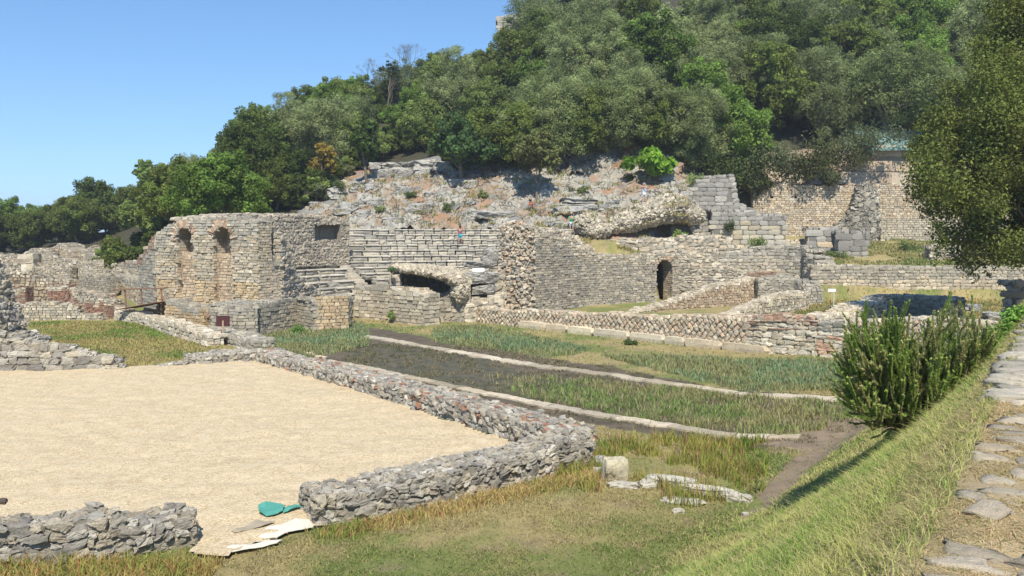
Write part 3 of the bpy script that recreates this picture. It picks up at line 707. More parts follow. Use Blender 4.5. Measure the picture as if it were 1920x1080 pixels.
# ------------------------------------------------------------------ theatre seating
rng = np.random.RandomState(31)
SEATP = [(.54, .52, .46), (.46, .445, .39), (.58, .555, .49), (.42, .405, .36), (.52, .49, .42)]
root = empty('seating_tiers', (CEN[0], CEN[1]+R0, .9)); tag(root, 'curved tiers of grey limestone theatre seats rising up the hillside', 'seating')
rowkids = []; dR = (R1-R0)/NROW; dZ = (ZT-ZB)/NROW
STAIR = math.radians(131)
for i in range(NROW):
    g = Geo(); r = R0+dR*i; zt = ZB+dZ*(i+1); a = math.radians(55); a1 = math.radians(176); C = []; A = []; S = []; C2 = []; A2 = []; S2 = []
    while a < a1:
        wd = (.45+.45*rng.rand()) if a < math.radians(112) else (.8+.9*rng.rand()); da = wd/r; am = a+da/2; a += da
        if abs(am-STAIR)*r < .55: continue
        if am < math.radians(112) and i in (4, 5) and rng.rand() < .12: continue
        rd = np.array([math.cos(am), math.sin(am), 0]); tt = np.array([-rd[1], rd[0], 0]); o3 = np.array([CEN[0], CEN[1], 0]); j_ = rng.randn()*.012; jz = rng.randn()*.010-(.05 if rng.rand() < .06 else 0)
        dep = dR*.62; C.append(o3+rd*(r+dep+.05+j_)+np.array([0, 0, zt-dZ*.68+jz])); A.append(np.array([tt, rd, [0, 0, 1]])); S.append((wd/2*.97, dep, dZ*.62))
        if rng.rand() > .05: C2.append(o3+rd*(r+dep-.02+j_)+np.array([0, 0, zt-.055+jz])); A2.append(np.array([tt, rd, [0, 0, 1]])); S2.append((wd/2*.975, dep, .06))
    A = np.einsum('nij,njk->nik', rotm(len(C), .018), np.array(A)); rocks(g, C, A, S, pick([(.37, .355, .315), (.31, .30, .27), (.42, .40, .345), (.46, .43, .36)], len(C)), 1, .07, 0, False)  # risers darker than the nosing slabs: shade below each edge put into colour
    A2 = np.einsum('nij,njk->nik', rotm(len(C2), .02), np.array(A2)); rocks(g, C2, A2, S2, pick(SEATP, len(C2)), 1, .06, 0, False)  # lighter nosing slabs carry the sunlit tops in their colour
    rowkids.append(g.build('seat_row', M_GREY))
g = Geo(); C = []; A = []; S = []
for i in range(NROW*2):
    r = R0+dR*i/2; zt = ZB+dZ*(i+1)/2; rd = np.array([math.cos(STAIR), math.sin(STAIR), 0]); tt = np.array([-rd[1], rd[0], 0])
    C.append(np.array([CEN[0], CEN[1], 0])+rd*(r+.4)+np.array([0, 0, zt-.3])); A.append(np.array([tt, rd, [0, 0, 1]])); S.append((.52, .42, .3))
rocks(g, C, A, S, pick([(.48, .44, .36), (.44, .41, .35)], len(C)), 1, .05, 0, False)
rowkids.append(g.build('stairway', M_GREY)); under(root, *rowkids)

# ------------------------------------------------------------------ rocky slope above the seats
def rock_patch(name, label, px0, px1, d0, d1, step, amp, edgefn, seed, material=None, lift=.05, colset='rock', kind=None, cat=None):
    ks = np.arange(px0, px1, step/80*FPX); ds = np.arange(d0, d1, step*.8); K, D = np.meshgrid(ks, ds); nc = len(ks); nr = len(ds)
    x = (K-960)/FPX*D; y = D; x, y = x.ravel(), y.ravel(); z = H(x, y)
    cell = fbm(x*.55, y*.55+z*.5, seed, 3); rid = 1-np.abs(fbm(x*.9, (y+z)*.9, seed+3, 4)*2-1); fine = fbm(x*3, (y+z)*3, seed+5, 3)
    blk = np.round(fbm(x*.8, (y+z)*.8, seed+9, 3)*9)/9
    dz = amp*((cell-.5)*1.5+(rid-.7)*1.5+(blk-.5)*1.5+(fine-.5)*.35+(fbm(x*7, (y+z)*7, seed+6, 2)-.5)*.14); z2 = z+lift+dz
    kk_ = K.ravel(); ok = np.minimum(edgefn(x, y, z, kk_), np.minimum((kk_-px0-25)/18, (px1-25-kk_)/18)) + (fbm(x*.6, y*.6, seed+20)-.5)*2.4 > 0
    F = (np.arange(nr-1)[:, None]*nc+np.arange(nc-1)[None]).ravel(); Fq = np.stack([F, F+1, F+nc+1, F+nc], 1); Fq = Fq[ok[Fq].all(1)]
    z2 = np.where(ok, z2, z-.6)
    used = np.unique(Fq); re = -np.ones(len(x), int); re[used] = np.arange(len(used))
    n1 = fbm(x*.9, (y+z)*.9, seed+30)[:, None]; n2 = fbm(x*.35, y*.35, seed+31)[:, None]; n3 = fbm(x*5, (y+z)*5, seed+33)[:, None]
    base = np.array([.40, .375, .315])*(.55+.9*n3); warm = np.array([.38, .31, .22]); c = base*(1-np.clip((n1-.55)*4, 0, .6))+warm*np.clip((n1-.55)*4, 0, .6)
    ok &= True
    if colset == 'slope': e = np.clip((n2-.38)*9, 0, 1)*np.clip((0.62-cell[:, None])*9, 0, 1); c = c*(1-e)+np.array([.34, .25, .17])*(.5+.9*n3)*e
    if colset == 'cliff': e = np.clip((n2-.5)*7, 0, 1); c = c*(1-e)+np.array([.36, .22, .12])*(.6+.8*n3)*e
    g = Geo(); g.add(np.stack([x, y, z2], 1)[used], re[Fq], c[used], 0, False); o = g.build(name, material or M_ROCK)
    return tag(o, label, cat, kind=kind)
rock_patch('rocky_slope', None, 540, 1330, 76.5, 92, .16, .62, lambda x, y, z, k: np.where(z > 5.6, 1, -1)*1.0-2.0*(np.hypot(x-CEN[0], y-CEN[1]) < R1-.2)+.4, 61, colset='slope', kind='structure')
rock_patch('rock_cliff', None, 960, 1420, 86, 97, .22, 1.3, lambda x, y, z, k: np.where(z > 11, 1, -1)*1.0, 71, colset='cliff', kind='structure')

# big tumbled blocks on the slope: one thing each
rng = np.random.RandomState(33)
BLK = []
def rubble_lump(g, p, sx, sy, sz, ry, pal, stone=.2, dens=1.0):
    c, s = math.cos(ry), math.sin(ry); Rm = np.array([[c, 0, -s], [0, 1, 0], [s, 0, c]])
    rocks(g, [p], [Rm], [(sx*.84, sy*.84, sz*.8)], [(.27, .24, .19)], 3, .12, 0, False)
    n = int(dens*22*(sx*sy+sx*sz+sy*sz)/(stone*stone*4)); u = rng.randn(n, 3); u /= np.linalg.norm(u, axis=1, keepdims=True)
    u *= (.95+.14*rng.rand(n, 1)); Pn = (u*np.array([sx, sy, sz]))@Rm+np.array(p)
    rocks(g, Pn, rotm(n, .9), np.stack([stone*(.5+.6*rng.rand(n)), stone*(.5+.4*rng.rand(n)), stone*(.35+.3*rng.rand(n))], 1), pick(pal, n), 1, .34, 0, False)
def block_mesh(seed, lod=4):
    global rng; rng = np.random.RandomState(seed); g = Geo(); rocks(g, [(0, 0, 0)], [np.eye(3)], [(1, 1, 1)], [(.46, .44, .385)], lod, .20, 0, False)
    o = g.build('stone_block', M_ROCK); return o
protos = [block_mesh(200+i) for i in range(9)]; used_p = set()
def block(px, py, w, h, label, depth=None, dd=None, cat='block', grp=None, k=None, tilt=0.0, name='stone_block', z=None):
    """a boulder whose foot is seen at (px, py), w x h metres"""
    if depth is None: x, y, z = ground_hit(px, py)
    else: x, y, zz = Pd(px, py, depth); z = zz if z is None else z
    k = random.randrange(9) if k is None else k
    o = protos[k]
    if k in used_p: o = protos[k].copy(); COL.objects.link(o)
    used_p.add(k); o.name = name
    o.location = (x, y, z+h*.42); o.scale = (w/2, (dd or w*.7)/2, h/2); o.rotation_euler = ((random.random()-.5)*.12, tilt, (random.random()-.5)*.5)
    return tag(o, label, cat, grp)
random.seed(4)
G1 = 'tumbled limestone blocks on the slope above the seats'
ZONES = [('left of the reddish earth patch', 560, 690, 345, 425), ('around the reddish earth patch above the seats', 690, 830, 345, 425), ('below the dark round tree', 830, 945, 345, 425)]
ORDN = ['first', 'second', 'third', 'fourth', 'fifth', 'sixth', 'seventh', 'eighth', 'ninth', 'tenth', 'eleventh', 'twelfth', 'thirteenth', 'fourteenth', 'fifteenth', 'sixteenth']
for zi, (zn_, a, b, c, d) in enumerate(ZONES):
    zl = []
    for j in range((15, 15, 9)[zi]):
        px = a+(b-a)*random.random(); py = c+(d-c)*random.random(); s = .5+random.random()*.65
        if px < 600 and py < 385: continue
        zl.append((px, py, s))
    zl.sort()
    for q, (px, py, s) in enumerate(zl):
        block(px, py, s*1.3, s*.7, ORDN[q]+' small grey block from the left, '+zn_, grp='tumbled blocks '+zn_)
for px, py, w, h, lab in [
    (745, 322, 3.0, 1.0, 'long upper course block of the ledge above the earth patch, left of the split'), (797, 320, 2.6, 1.1, 'upper course block of the ledge above the earth patch, right of the split'),
    (718, 334, 2.2, .9, 'leftmost lower block of the ledge above the earth patch'), (757, 334, 2.0, .9, 'middle lower block of the ledge above the earth patch'), (790, 332, 1.8, .9, 'rightmost lower block of the ledge above the earth patch'),
    (838, 322, 2.4, 1.0, 'grey ledge block half hidden by the dark round tree'), (705, 318, 1.8, .8, 'small ledge block behind the trunk of the conical tree'),
    (1241, 337, 2.0, 1.5, 'big smooth grey boulder under the bright fig bush'), (655, 395, 1.9, .8, 'long flat bench-like block left of the slope above the seats'),
    (930, 408, 3.0, .6, 'long horizontal ledge block left of the red shirted person'), (790, 400, 2.0, .9, 'broad cracked outcrop block in the middle of the slope'),
    (630, 372, 1.8, 1.1, 'tilted big grey block at the top left of the slope'), (735, 428, 1.0, .6, 'lone tipped block at the top of the seat tiers')]:
    block(px, py, w, h, lab)
for px, py, w, h, lab in [(1084, 381, 2.8, .55, 'uppermost of the three stone steps on the grassy shelf'), (1075, 392, 3.2, .55, 'middle one of the three stone steps on the grassy shelf'), (1080, 404, 3.8, .8, 'lowest and longest of the three stone steps on the grassy shelf'), (1060, 434, 2.2, .8, 'stone bench block beside the green shirted person')]:
    block(px, py, w, h, lab, cat='step', name='stone_step')
for px, py, w, h, lab in [(1150, 392, 1.0, .9, 'bright white upright stone on the grassy shelf'), (1131, 392, .9, .5, 'small flat white stone left of the bright upright one')]:
    o = block(px, py, w, h, lab, cat='stone', name='white_stone')

# ------------------------------------------------------------------ parodos wall, ruined vault and pieces right of the seats
rng = np.random.RandomState(34)
PT = [(.52, .46, .35), (.46, .41, .32), (.56, .51, .41), (.42, .38, .31)]
SW('entrance_wall', 'pale coursed wall at the orchestra edge left of the dark vault opening', 'wall', [(664, 59.2, 537), (700, 58.6, 536), (733, 57.6, 541)], base=-.1, thick=.9, ch=.22, asp=(1.3, 2.6), pal=PT, jag=.14, toppal=('grey', .2))
SW('entrance_wall', 'rough stone pier with a weed at its side, just left of the vault opening', 'wall', [(730, 57.0, 541), (760, 55.9, 546), (792, 54.9, 550)], base=-.1, thick=1.4, ch=.26, asp=(1.2, 2.4), pal=PT, jag=.2, rough=.24, toppal=('pale', .3))
g = Geo()
rng = np.random.RandomState(35)
wall(g, [(792, 57.6, 556), (830, 57.3, 552), (868, 57.0, 540)], base=-.1, thick=.7, ch=.26, asp=(1.2, 2.2), style='rubble', pal=RB, jag=.15, rough=.25, holes=[dict(s0=.05, s1=1.15, z0=-.2, zs=Z(566, 57.5), arch=False, line=False)])
wall(g, [(735, 62.3, 512), (870, 61.9, 514)], base=-.1, thick=.5, ch=.3, pal=RB, jag=.05)
wall(g, [(752, 57.9, 524), (756, 61.5, 512)], base=-.1, thick=.5, ch=.3, pal=RB, jag=.05)
wall(g, [(866, 61.5, 512), (868, 57.6, 530)], base=-.1, thick=.5, ch=.3, pal=RB, jag=.05)
for (px, py, d, sx, sy, sz, ry) in [(772, 505, 58.5, .8, 1.6, .14, .1), (800, 508, 58.3, 1.0, 1.8, .20, .16), (830, 514, 58.2, 1.0, 1.8, .24, .2), (856, 524, 57.9, .6, 1.5, .36, .3), (862, 545, 57.4, .45, 1.0, .7, 0), (770, 503, 61, 1.3, 1.6, .16, .08), (815, 508, 61, 1.5, 1.8, .2, .14), (850, 513, 61, 1.0, 1.8, .24, .2)]:
    rubble_lump(g, Pd(px, py, d), sx, sy, sz, ry, PT, .17)
tag(g.build('vault_ruin', M_STONE), 'collapsed vault with a jagged roof over a black opening beside the orchestra', 'ruin')
for px, py, w, h, lab in [(905, 500, 2.0, .4, 'flat ledge stone above the small white information board'), (930, 490, 1.6, .9, 'big pale boulder at the right end of the seat tiers'), (905, 529, 1.9, .6, 'rounded bench stone right of the collapsed vault, upper one'), (905, 549, 1.6, .6, 'squared bench stone right of the collapsed vault, lower one'), (893, 524, 1.6, .5, 'small ledge stone just left of the white board foot')]:
    block(px, py, w, h, lab, depth=60.5 if py > 510 else 63.5, name='bench_stone')
SW('rubble_slope', 'low rubble steps between the collapsed vault and the big pier', 'rubble', [(862, 57.2, 572), (900, 57, 566), (942, 57, 552)], base=-.1, thick=5, ch=.3, style='rubble', pal=PT, jag=.35, rough=.3, lod=1, topsize=.4)
SW('rubble_slope', 'upper rubble bank between the white board and the big pier', 'rubble', [(850, 61.5, 530), (900, 61.5, 520), (945, 61.5, 505)], base=.5, thick=4, ch=.4, style='rubble', pal=PT, jag=.35, rough=.3, lod=1, topsize=.45)

# big curved wall with an arched doorway
rng = np.random.RandomState(36)
BW = [(.42, .385, .32), (.35, .325, .28), (.47, .43, .35), (.38, .34, .275), (.32, .305, .275)]
rt = empty('curved_wall', (X(1100, 68), 68, 0)); tag(rt, 'big curved grey-brown stone wall with a brick arched doorway at its right end', 'wall')
g = Geo(); wz = [(998, 62.6, 436), (1030, 64.2, 443), (1062, 66.0, 452), (1090, 67.5, 468), (1120, 68.7, 478), (1180, 70.4, 480), (1240, 71.6, 476), (1292, 72.6, 474)]
pth = Path([(X(a, b), b, 0) for a, b, c in wz]); so = lambda px: float(np.interp(px, [q[0] for q in wz], pth.S))
wall(g, wz, base=-.1, thick=1.5, ch=.17, asp=(1.6, 3.2), pal=BW, toppal=('mixed', .8), jag=.18, rough=.22, holes=[dict(s0=so(1231), s1=so(1262), z0=-.1, zs=Z(495, 71.6)-.66, k=1.25, vh=.42, depth=1.4, pal='warm')], arch_pal=[(.40, .23, .16), (.36, .20, .14), (.44, .28, .2)])
k1 = g.build('coursed_face', M_STONE)
g = Geo(); 
wall(g, [(938, 62.2, 424), (950, 61.8, 416), (968, 61.6, 419), (986, 61.8, 420), (1002, 62.3, 432)], base=-.1, thick=1.7, ch=.18, asp=(1, 2.2), style='rubble', pal=[(.52, .46, .37), (.44, .39, .31), (.38, .35, .30), (.56, .50, .41), (.48, .38, .28)], jag=.35, rough=.32, prot=.14, rot=.2, lod=1, topsize=.3)
k2 = g.build('broken_core', M_STONE)
g = Geo()
wall(g, [(985, 64.5, 424), (1020, 66, 430), (1060, 68.5, 437), (1095, 70.5, 452), (1125, 71.5, 470)], base=3.0, thick=2.5, ch=.25, style='rubble', asp=(1, 2), pal='mixed', jag=.3, rough=.3, lod=1, topsize=.3)
k3 = g.build('rubble_crown', M_STONE); under(rt, k1, k2, k3)
# passage wall behind the arch, tan rounded stones
SW('passage_wall', 'warm tan rubble wall seen through and right of the brick arch', 'wall', [(1225, 77.5, 480), (1262, 75.0, 480), (1300, 74.4, 478), (1345, 75.5, 480)], base=-.1, thick=1, ch=.24, asp=(1, 1.4), style='rubble', pal='warm', toppal=('mixed', 1.2), jag=.3, rough=.2)
SW('rubble_wall', 'rough sloping rubble wall between the brick arch and the stepped wall', 'wall', [(1268, 72.4, 480), (1300, 71.5, 476), (1345, 71.5, 492), (1390, 71.5, 514), (1420, 71.5, 526)], base=-.1, thick=2.6, ch=.2, style='rubble', pal='mixed', jag=.3, rough=.28, lod=1, topsize=.28)
SW('sloping_wall', 'long tan wall whose top climbs right below the brick arch', 'wall', [(1165, 62, 590), (1210, 63.5, 582), (1250, 65, 571), (1300, 66.8, 553), (1340, 68, 538), (1380, 69.2, 528), (1432, 70.3, 522)], base=-.1, thick=.9, ch=.2, asp=(1, 1.6), style='rubble', pal=[(.48, .38, .27), (.42, .34, .25), (.52, .43, .32), (.38, .28, .20)], toppal=('pale', .2), jag=.16, rough=.24)
SW('sloping_wall', 'shorter grey-brown wall whose top climbs right, in front of the stepped wall', 'wall', [(1368, 57, 592), (1400, 58.5, 580), (1440, 60.5, 564), (1475, 62, 553), (1518, 63.5, 548)], base=-.1, thick=.9, ch=.2, asp=(1, 1.6), style='rubble', pal='mixed', toppal=('pale', .25), jag=.16, rough=.24)
SW('sloping_wall', 'grey rubble wall between the two climbing walls and the stepped wall', 'wall', [(1425, 69, 524), (1455, 69, 520), (1490, 68.4, 524), (1512, 67, 545)], base=-.1, thick=1.5, ch=.2, style='rubble', pal='grey', jag=.2, rough=.24)
SW('stepped_wall', 'broad pale coursed wall with a reddish brick band, left of the long retaining wall', 'wall', [(1340, 75.6, 476), (1380, 75.8, 474), (1420, 75.6, 464), (1470, 74.8, 463), (1504, 73.6, 463), (1508, 73, 476), (1524, 72, 482), (1530, 71.3, 500)], base=-.1, thick=1.6, ch=.25, asp=(1.3, 2.4), pal=[(.52, .47, .36), (.46, .42, .34), (.56, .51, .41), (.40, .38, .33)], toppal=('grey', 1.0), jag=.2, rough=.2, lod=1)
SW('brick_pier', 'reddish layered brick pier in the middle of the stepped wall', 'pier', [(1405, 74.6, 512), (1452, 74.0, 508)], base=1, thick=.6, ch=.11, asp=(3, 6), pal='brickish', jag=.05, rough=.15)
SW('retaining_wall', 'long straight pale stone retaining wall below the grassy upper terrace', 'wall', [(1524, 71.2, 499), (1700, 71, 501), (1960, 71, 503), (2200, 71, 503)], base=.1, thick=.9, ch=.26, asp=(1.2, 2.4), pal=[(.55, .48, .36), (.49, .42, .31), (.59, .53, .41), (.45, .39, .30)], toppal=([(.38, .36, .30), (.34, .32, .27), (.44, .40, .32)], 1.1), jag=.05, rough=.18, lod=1)

# ------------------------------------------------------------------ front reticulate wall
rng = np.random.RandomState(37)
F0, F1 = (878, 57.5), (1600, 39.2)
rf = empty('net_patterned_wall', (X(1300, 45), 45, 0)); tag(rf, 'long low wall of diamond-set stones on pale foundation slabs, behind the marsh', 'wall')
RT = [(.58, .50, .38), (.52, .43, .31), (.62, .55, .43), (.54, .42, .31), (.48, .43, .35)]
g = Geo(); dF = lambda L: seg(*F0, *F1, L)
wall(g, dF([(878, 578), (940, 582), (1000, 585), (1100, 588), (1200, 593), (1300, 594), (1402, 597)]), base=-.1, thick=.9, ch=.23, style='retic', pal=RT, toppal=None, jag=.12, rough=.22, lod=1, gap=.9, topsize=.24)
k1 = g.build('diamond_facing', M_STONE)
g = Geo()
wall(g, dF([(1402, 596), (1460, 596), (1520, 599), (1533, 603)]), base=-.1, thick=1.0, ch=.24, asp=(1.2, 2.4), style='course', pal=[(.60, .55, .44), (.64, .60, .50), (.54, .48, .37)], toppal=('brickish', .4), jag=.12, rough=.2, lod=2)
k2 = g.build('block_pier', M_STONE)
g = Geo()
wall(g, dF([(1538, 603), (1590, 603)]), base=-.1, thick=1.0, ch=.2, asp=(1.8, 3.5), pal=[(.60, .55, .44), (.56, .38, .27), (.64, .60, .50)], toppal=('grey', .3), jag=.1, rough=.2, lod=2)
k3 = g.build('block_pier', M_STONE)
g = Geo()
wall(g, seg(1590, 39.4, 1870, 34.3, [(1590, 602), (1700, 601), (1760, 600), (1800, 602), (1870, 612)]), base=-.1, thick=1.0, ch=.22, style='retic', pal=[(.54, .49, .40), (.50, .46, .38), (.58, .53, .44), (.50, .40, .31)], jag=.12, rough=.26, lod=2, gap=.86, core=(.36, .25, .18), topsize=.26)
k4 = g.build('brick_laced_facing', M_STONE)
g = Geo()
b0 = Path([(X(a, b), b, 0) for a, b, c in dF([(975, 600), (1400, 600)])]); s = 0
C = []; A = []; S = []
while s < b0.L:
    w_ = 1.2+rng.rand()*1.4; p = b0.at(s+w_/2)[:2]; t_ = b0.tan(s+w_/2); n_ = np.array([t_[1], -t_[0]]); n_ = n_ if n_@(-p) > 0 else -n_
    C.append((*(p+n_*.02), .19+.02*rng.rand())); A.append(np.array([[*t_, 0], [*n_, 0], [0, 0, 1]])); S.append((w_/2*.99, .20, .24)); s += w_
rocks(g, C, A, S, pick([(.60, .53, .40), (.54, .47, .35), (.62, .56, .44)], len(C)), 1, .05, 0, False)
k5 = g.build('plinth', M_STONE)
g = Geo()   # three brick string courses
for (a, b, py) in ((1538, 1600, 628), (1600, 1780, 633), (1590, 1640, 652), (1402, 1533, 601), (1402, 1520, 616)):
    nn_ = seg(1402, 44.0, 1870, 34.3, [(a, py), (b, py)]) if a >= 1538 else dF([(a, py), (b, py)])
    pA, pB = [Pd(q[0], q[2], q[1]) for q in nn_]; L_ = math.hypot(pB[0]-pA[0], pB[1]-pA[1]); t_ = np.array([(pB[0]-pA[0])/L_, (pB[1]-pA[1])/L_]); n_ = np.array([t_[1], -t_[0]]); n_ = n_ if n_@(-np.array(pA[:2])) > 0 else -n_; s = 0
    while s < L_:
        w_ = .32+.12*rng.rand(); zc = pA[2]+(pB[2]-pA[2])*s/L_
        rocks(g, [(*(np.array(pA[:2])+t_*(s+w_/2)+n_*.03), zc)], [np.array([[*t_, 0], [*n_, 0], [0, 0, 1]])], [(w_/2*.97, .06, .035)], pick('brickish', 1), 1, .08, 0, False); s += w_
k6 = g.build('brick_band', M_STONE); under(rf, k1, k2, k3, k4, k5, k6)
# round room behind it, in the shade of the tree
rng = np.random.RandomState(38)
cx_, cy_ = X(1722, 51.0), 51.0; arc = [(cx_+1.95*math.cos(R(a)), cy_+2.0*math.sin(R(a)), Z(559, 52)) for a in range(-5, 186, 12)]
SW('curved_niche', 'dark semicircular rubble wall in the tree shade behind the front wall', 'wall', arc, xy=True, base=0, thick=.7, ch=.22, style='rubble', pal='grey', jag=.08, rough=.25, lod=1, back=False)
SW('low_wall', 'low pale rubble wall rising to the left corner of the dark round niche', 'wall', [(1560, 45.5, 598), (1600, 47, 585), (1640, 49, 570), (1664, 50.6, 566)], base=-.1, thick=1.3, ch=.2, style='rubble', pal='pale', jag=.12, rough=.25, lod=1)
SW('ruined_pier', 'dark shaded rubble pier cut off by the right edge of the photo', 'ruin', [(1886, 46.5, 560), (1894, 46.2, 540), (1912, 46, 532), (1990, 46, 528)], base=0, thick=1.8, ch=.3, style='rubble', pal='grey', jag=.3, rough=.3, lod=1)
for px, py, w, h, lab in [(1806, 585, 1.0, .35, 'small pale squared stone on the grass right of the round niche'), (1824, 586, .8, .6, 'small rounded grey stone next to the pale squared one'), (1868, 602, 1.6, .6, 'dark shaded block left of the right edge pier'), (1379, -1, 0, 0, '')]:
    if w: block(px, py, w, h, lab, name='stone')

# ------------------------------------------------------------------ ashlar walls and cliff walls on the right
rng = np.random.RandomState(39)
AS = [(.34, .335, .31), (.29, .285, .27), (.38, .37, .34), (.31, .305, .28)]
ak = dict(base=4.0, thick=1.3, ch=.42, asp=(1.5, 2.8), jag=.06, rough=.1, lod=1, prot=.04, toppal=None, core=(.18, .17, .15), gap=.965, topsize=.5)
SW('block_wall', 'tall stepped wall of big grey squared blocks at the right end of the theatre', 'wall', [(1262, 77.6, 372), (1284, 77.8, 364), (1286, 77.8, 357), (1298, 78, 356), (1300, 78, 341), (1312, 78.1, 340), (1314, 78.1, 334), (1345, 78.3, 334), (1347, 78.3, 332), (1370, 78.5, 332), (1371, 78.5, 386), (1400, 78.6, 387), (1402, 78.6, 392), (1412, 78.6, 396)], pal=AS, **ak)
SW('block_wall', 'lower pale block wall stepping down right from the tall block wall', 'wall', [(1336, 77.0, 394), (1378, 76.9, 397), (1410, 76.8, 399), (1412, 76.8, 404), (1471, 76.6, 405)], pal=[(.52, .46, .34), (.46, .43, .35), (.40, .385, .34)], **dict(ak, base=3.9, toppal=(AS, 1.0)))
SW('block_pier', 'grey squared block pier standing on the upper grass terrace', 'pier', [(1516, 77.5, 430), (1574, 77.5, 430)], pal=AS+[(.5, .42, .3)], **dict(ak, base=3.4, thick=.9, ch=.5))
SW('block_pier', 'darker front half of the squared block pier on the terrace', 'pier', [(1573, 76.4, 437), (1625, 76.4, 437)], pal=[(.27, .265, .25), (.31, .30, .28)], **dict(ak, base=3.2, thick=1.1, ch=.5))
SW('brick_hut_ruin', 'small low stone ruin at the right end of the upper terrace', 'ruin', [(1746, 75, 463), (1766, 75, 459), (1800, 75, 461)], base=3.4, thick=1.2, ch=.25, pal='mixed', jag=.2, rough=.25)
SW('kerb_wall', 'thin stone kerb crossing the grass left of the block pier', 'wall', [(1440, 79, 452), (1512, 79, 451)], base=3.8, thick=.5, ch=.25, pal='pale', jag=.05)
CW = [(.56, .47, .34), (.51, .41, .29), (.60, .52, .40), (.45, .36, .26), (.50, .45, .37)]
SW('cliff_wall', 'tan masonry wall built against the cliff, striped by tree shadows', 'wall', [(1412, 87.2, 344), (1450, 87.2, 340), (1500, 87.2, 346), (1560, 87.2, 346), (1612, 87.2, 352)], base=4.2, thick=1.2, ch=.2, asp=(1.1, 2.4), pal=CW, jag=.35, rough=.2, holes=[dict(s0=a, s1=a+.3, z0=9.0, zs=9.3, arch=False, line=False) for a in (1.6, 3.9, 5.7, 7.4)])
SW('cliff_wall', 'bright tan rubble wall against the cliff beside the big right tree', 'wall', [(1618, 86.6, 352), (1640, 86.6, 346), (1700, 86.6, 346), (1760, 86.6, 346), (1900, 86.6, 348)], base=4.2, thick=1.2, ch=.2, asp=(1.1, 2.6), style='course', pal=CW, footpal=([(.44, .40, .32), (.50, .45, .35)], 2.8), jag=.2, rough=.22)
SW('rock_spur', 'grey rock spur between the two tan cliff walls', 'rock', [(1560, 85.8, 428), (1590, 85.6, 412), (1606, 85.4, 385), (1612, 85.3, 350), (1636, 85.3, 348), (1644, 85.5, 400), (1648, 85.5, 440)], mats=M_ROCK, base=4.2, thick=1.8, ch=.5, asp=(1, 1.8), style='rubble', pal='grey', jag=.4, rough=.35, lod=2, topsize=.5)
SW('plaster_wall', 'smooth pinkish plastered wall high on the cliff under the blue-green roof', 'wall', [(1380, 91.0, 300), (1500, 91.0, 292), (1610, 91.0, 284), (1730, 91.0, 283), (1900, 91.0, 283)], base=9.5, thick=.8, ch=1.2, asp=(1.5, 3), pal=[(.50, .40, .30), (.47, .37, .27), (.52, .44, .35)], jag=.05, rough=.04, prot=.01, gap=1.01, toppal=None)
# blue-green sheet roof on posts
g = Geo(); c0 = Pd(1612, 284, 91.0); wdt = 13.0
V = [(c0[0], 90.2, c0[2]+.1), (c0[0]+wdt, 90.2, c0[2]+.1), (c0[0]+wdt+.5, 95, c0[2]+2.5), (c0[0]+.9, 95, c0[2]+2.5)]
V = V+[(a, b, c-.08) for a, b, c in V]
g.add(V, [[0, 1, 2, 3], [7, 6, 5, 4], [0, 4, 5, 1], [1, 5, 6, 2], [2, 6, 7, 3], [3, 7, 4, 0]], (.16, .27, .25))
for i in range(28):
    x_ = c0[0]+.25+i*.5; V = [(x_-.04, 90.18, c0[2]+.11), (x_+.04, 90.18, c0[2]+.11), (x_+.74, 95, c0[2]+2.53), (x_+.66, 95, c0[2]+2.53)]; V = V+[(a, b, c+.05) for a, b, c in V]
    g.add(V, [[4, 5, 6, 7], [0, 1, 5, 4], [1, 2, 6, 5], [3, 0, 4, 7]], (.19, .30, .28))
roof = g.build('sheet_roof', M_VC)
g = Geo()
for i in range(4): x_ = c0[0]+.8+i*4.0; rocks(g, [(x_, 90.7, c0[2]-.4)], [np.eye(3)], [(.07, .07, .55)], [(.2, .15, .1)], 1, .03, 0, False)
posts = g.build('roof_posts', M_WOOD)
thing_at('shelter_roof', (c0[0], 92, c0[2]-.9), 'blue-green metal sheet roof at the foot of the wooded slope', 'roof', [roof, posts])
# fallen curved vault ledge
rng = np.random.RandomState(40)
g = Geo()
for (px, py, d, sx, sy, sz, ry) in [(1150, 425, 76, 1.3, 1.2, .55, .25), (1180, 416, 76, 1.6, 1.4, .8, .2), (1215, 402, 76.2, 1.9, 1.5, 1.0, .2), (1255, 392, 76.5, 2.1, 1.5, 1.1, .05), (1290, 400, 76.6, 1.3, 1.3, .8, -.35), (1105, 420, 75, 1.3, 1.1, .8, .0), (1118, 432, 74.6, 1.1, 1.0, .6, 0)]:
    rubble_lump(g, Pd(px, py, d), sx, sy, sz, -ry, [(.48, .44, .36), (.40, .37, .30), (.54, .49, .40)], .2)
tag(g.build('fallen_vault', M_STONE), 'long curved lump of fallen rubble vault with a dark hollow beneath it', 'ruin')
SW('rubble_slope', 'rubble bank below the fallen vault, above the brick arch', 'rubble', [(1120, 73.6, 458), (1180, 73.6, 452), (1250, 73.8, 450), (1300, 74, 446), (1340, 75, 452)], base=3.2, thick=1.8, ch=.25, style='rubble', pal='mixed', jag=.35, rough=.3, lod=1, topsize=.3)
SW('rubble_slope', 'diagonal rubble bank falling right from the fallen vault to the stepped wall', 'rubble', [(1300, 76.0, 430), (1330, 76, 440), (1370, 76, 455), (1400, 76, 466)], base=3.2, thick=1.4, ch=.25, style='rubble', pal='mixed', jag=.3, rough=.3, lod=1, topsize=.3)
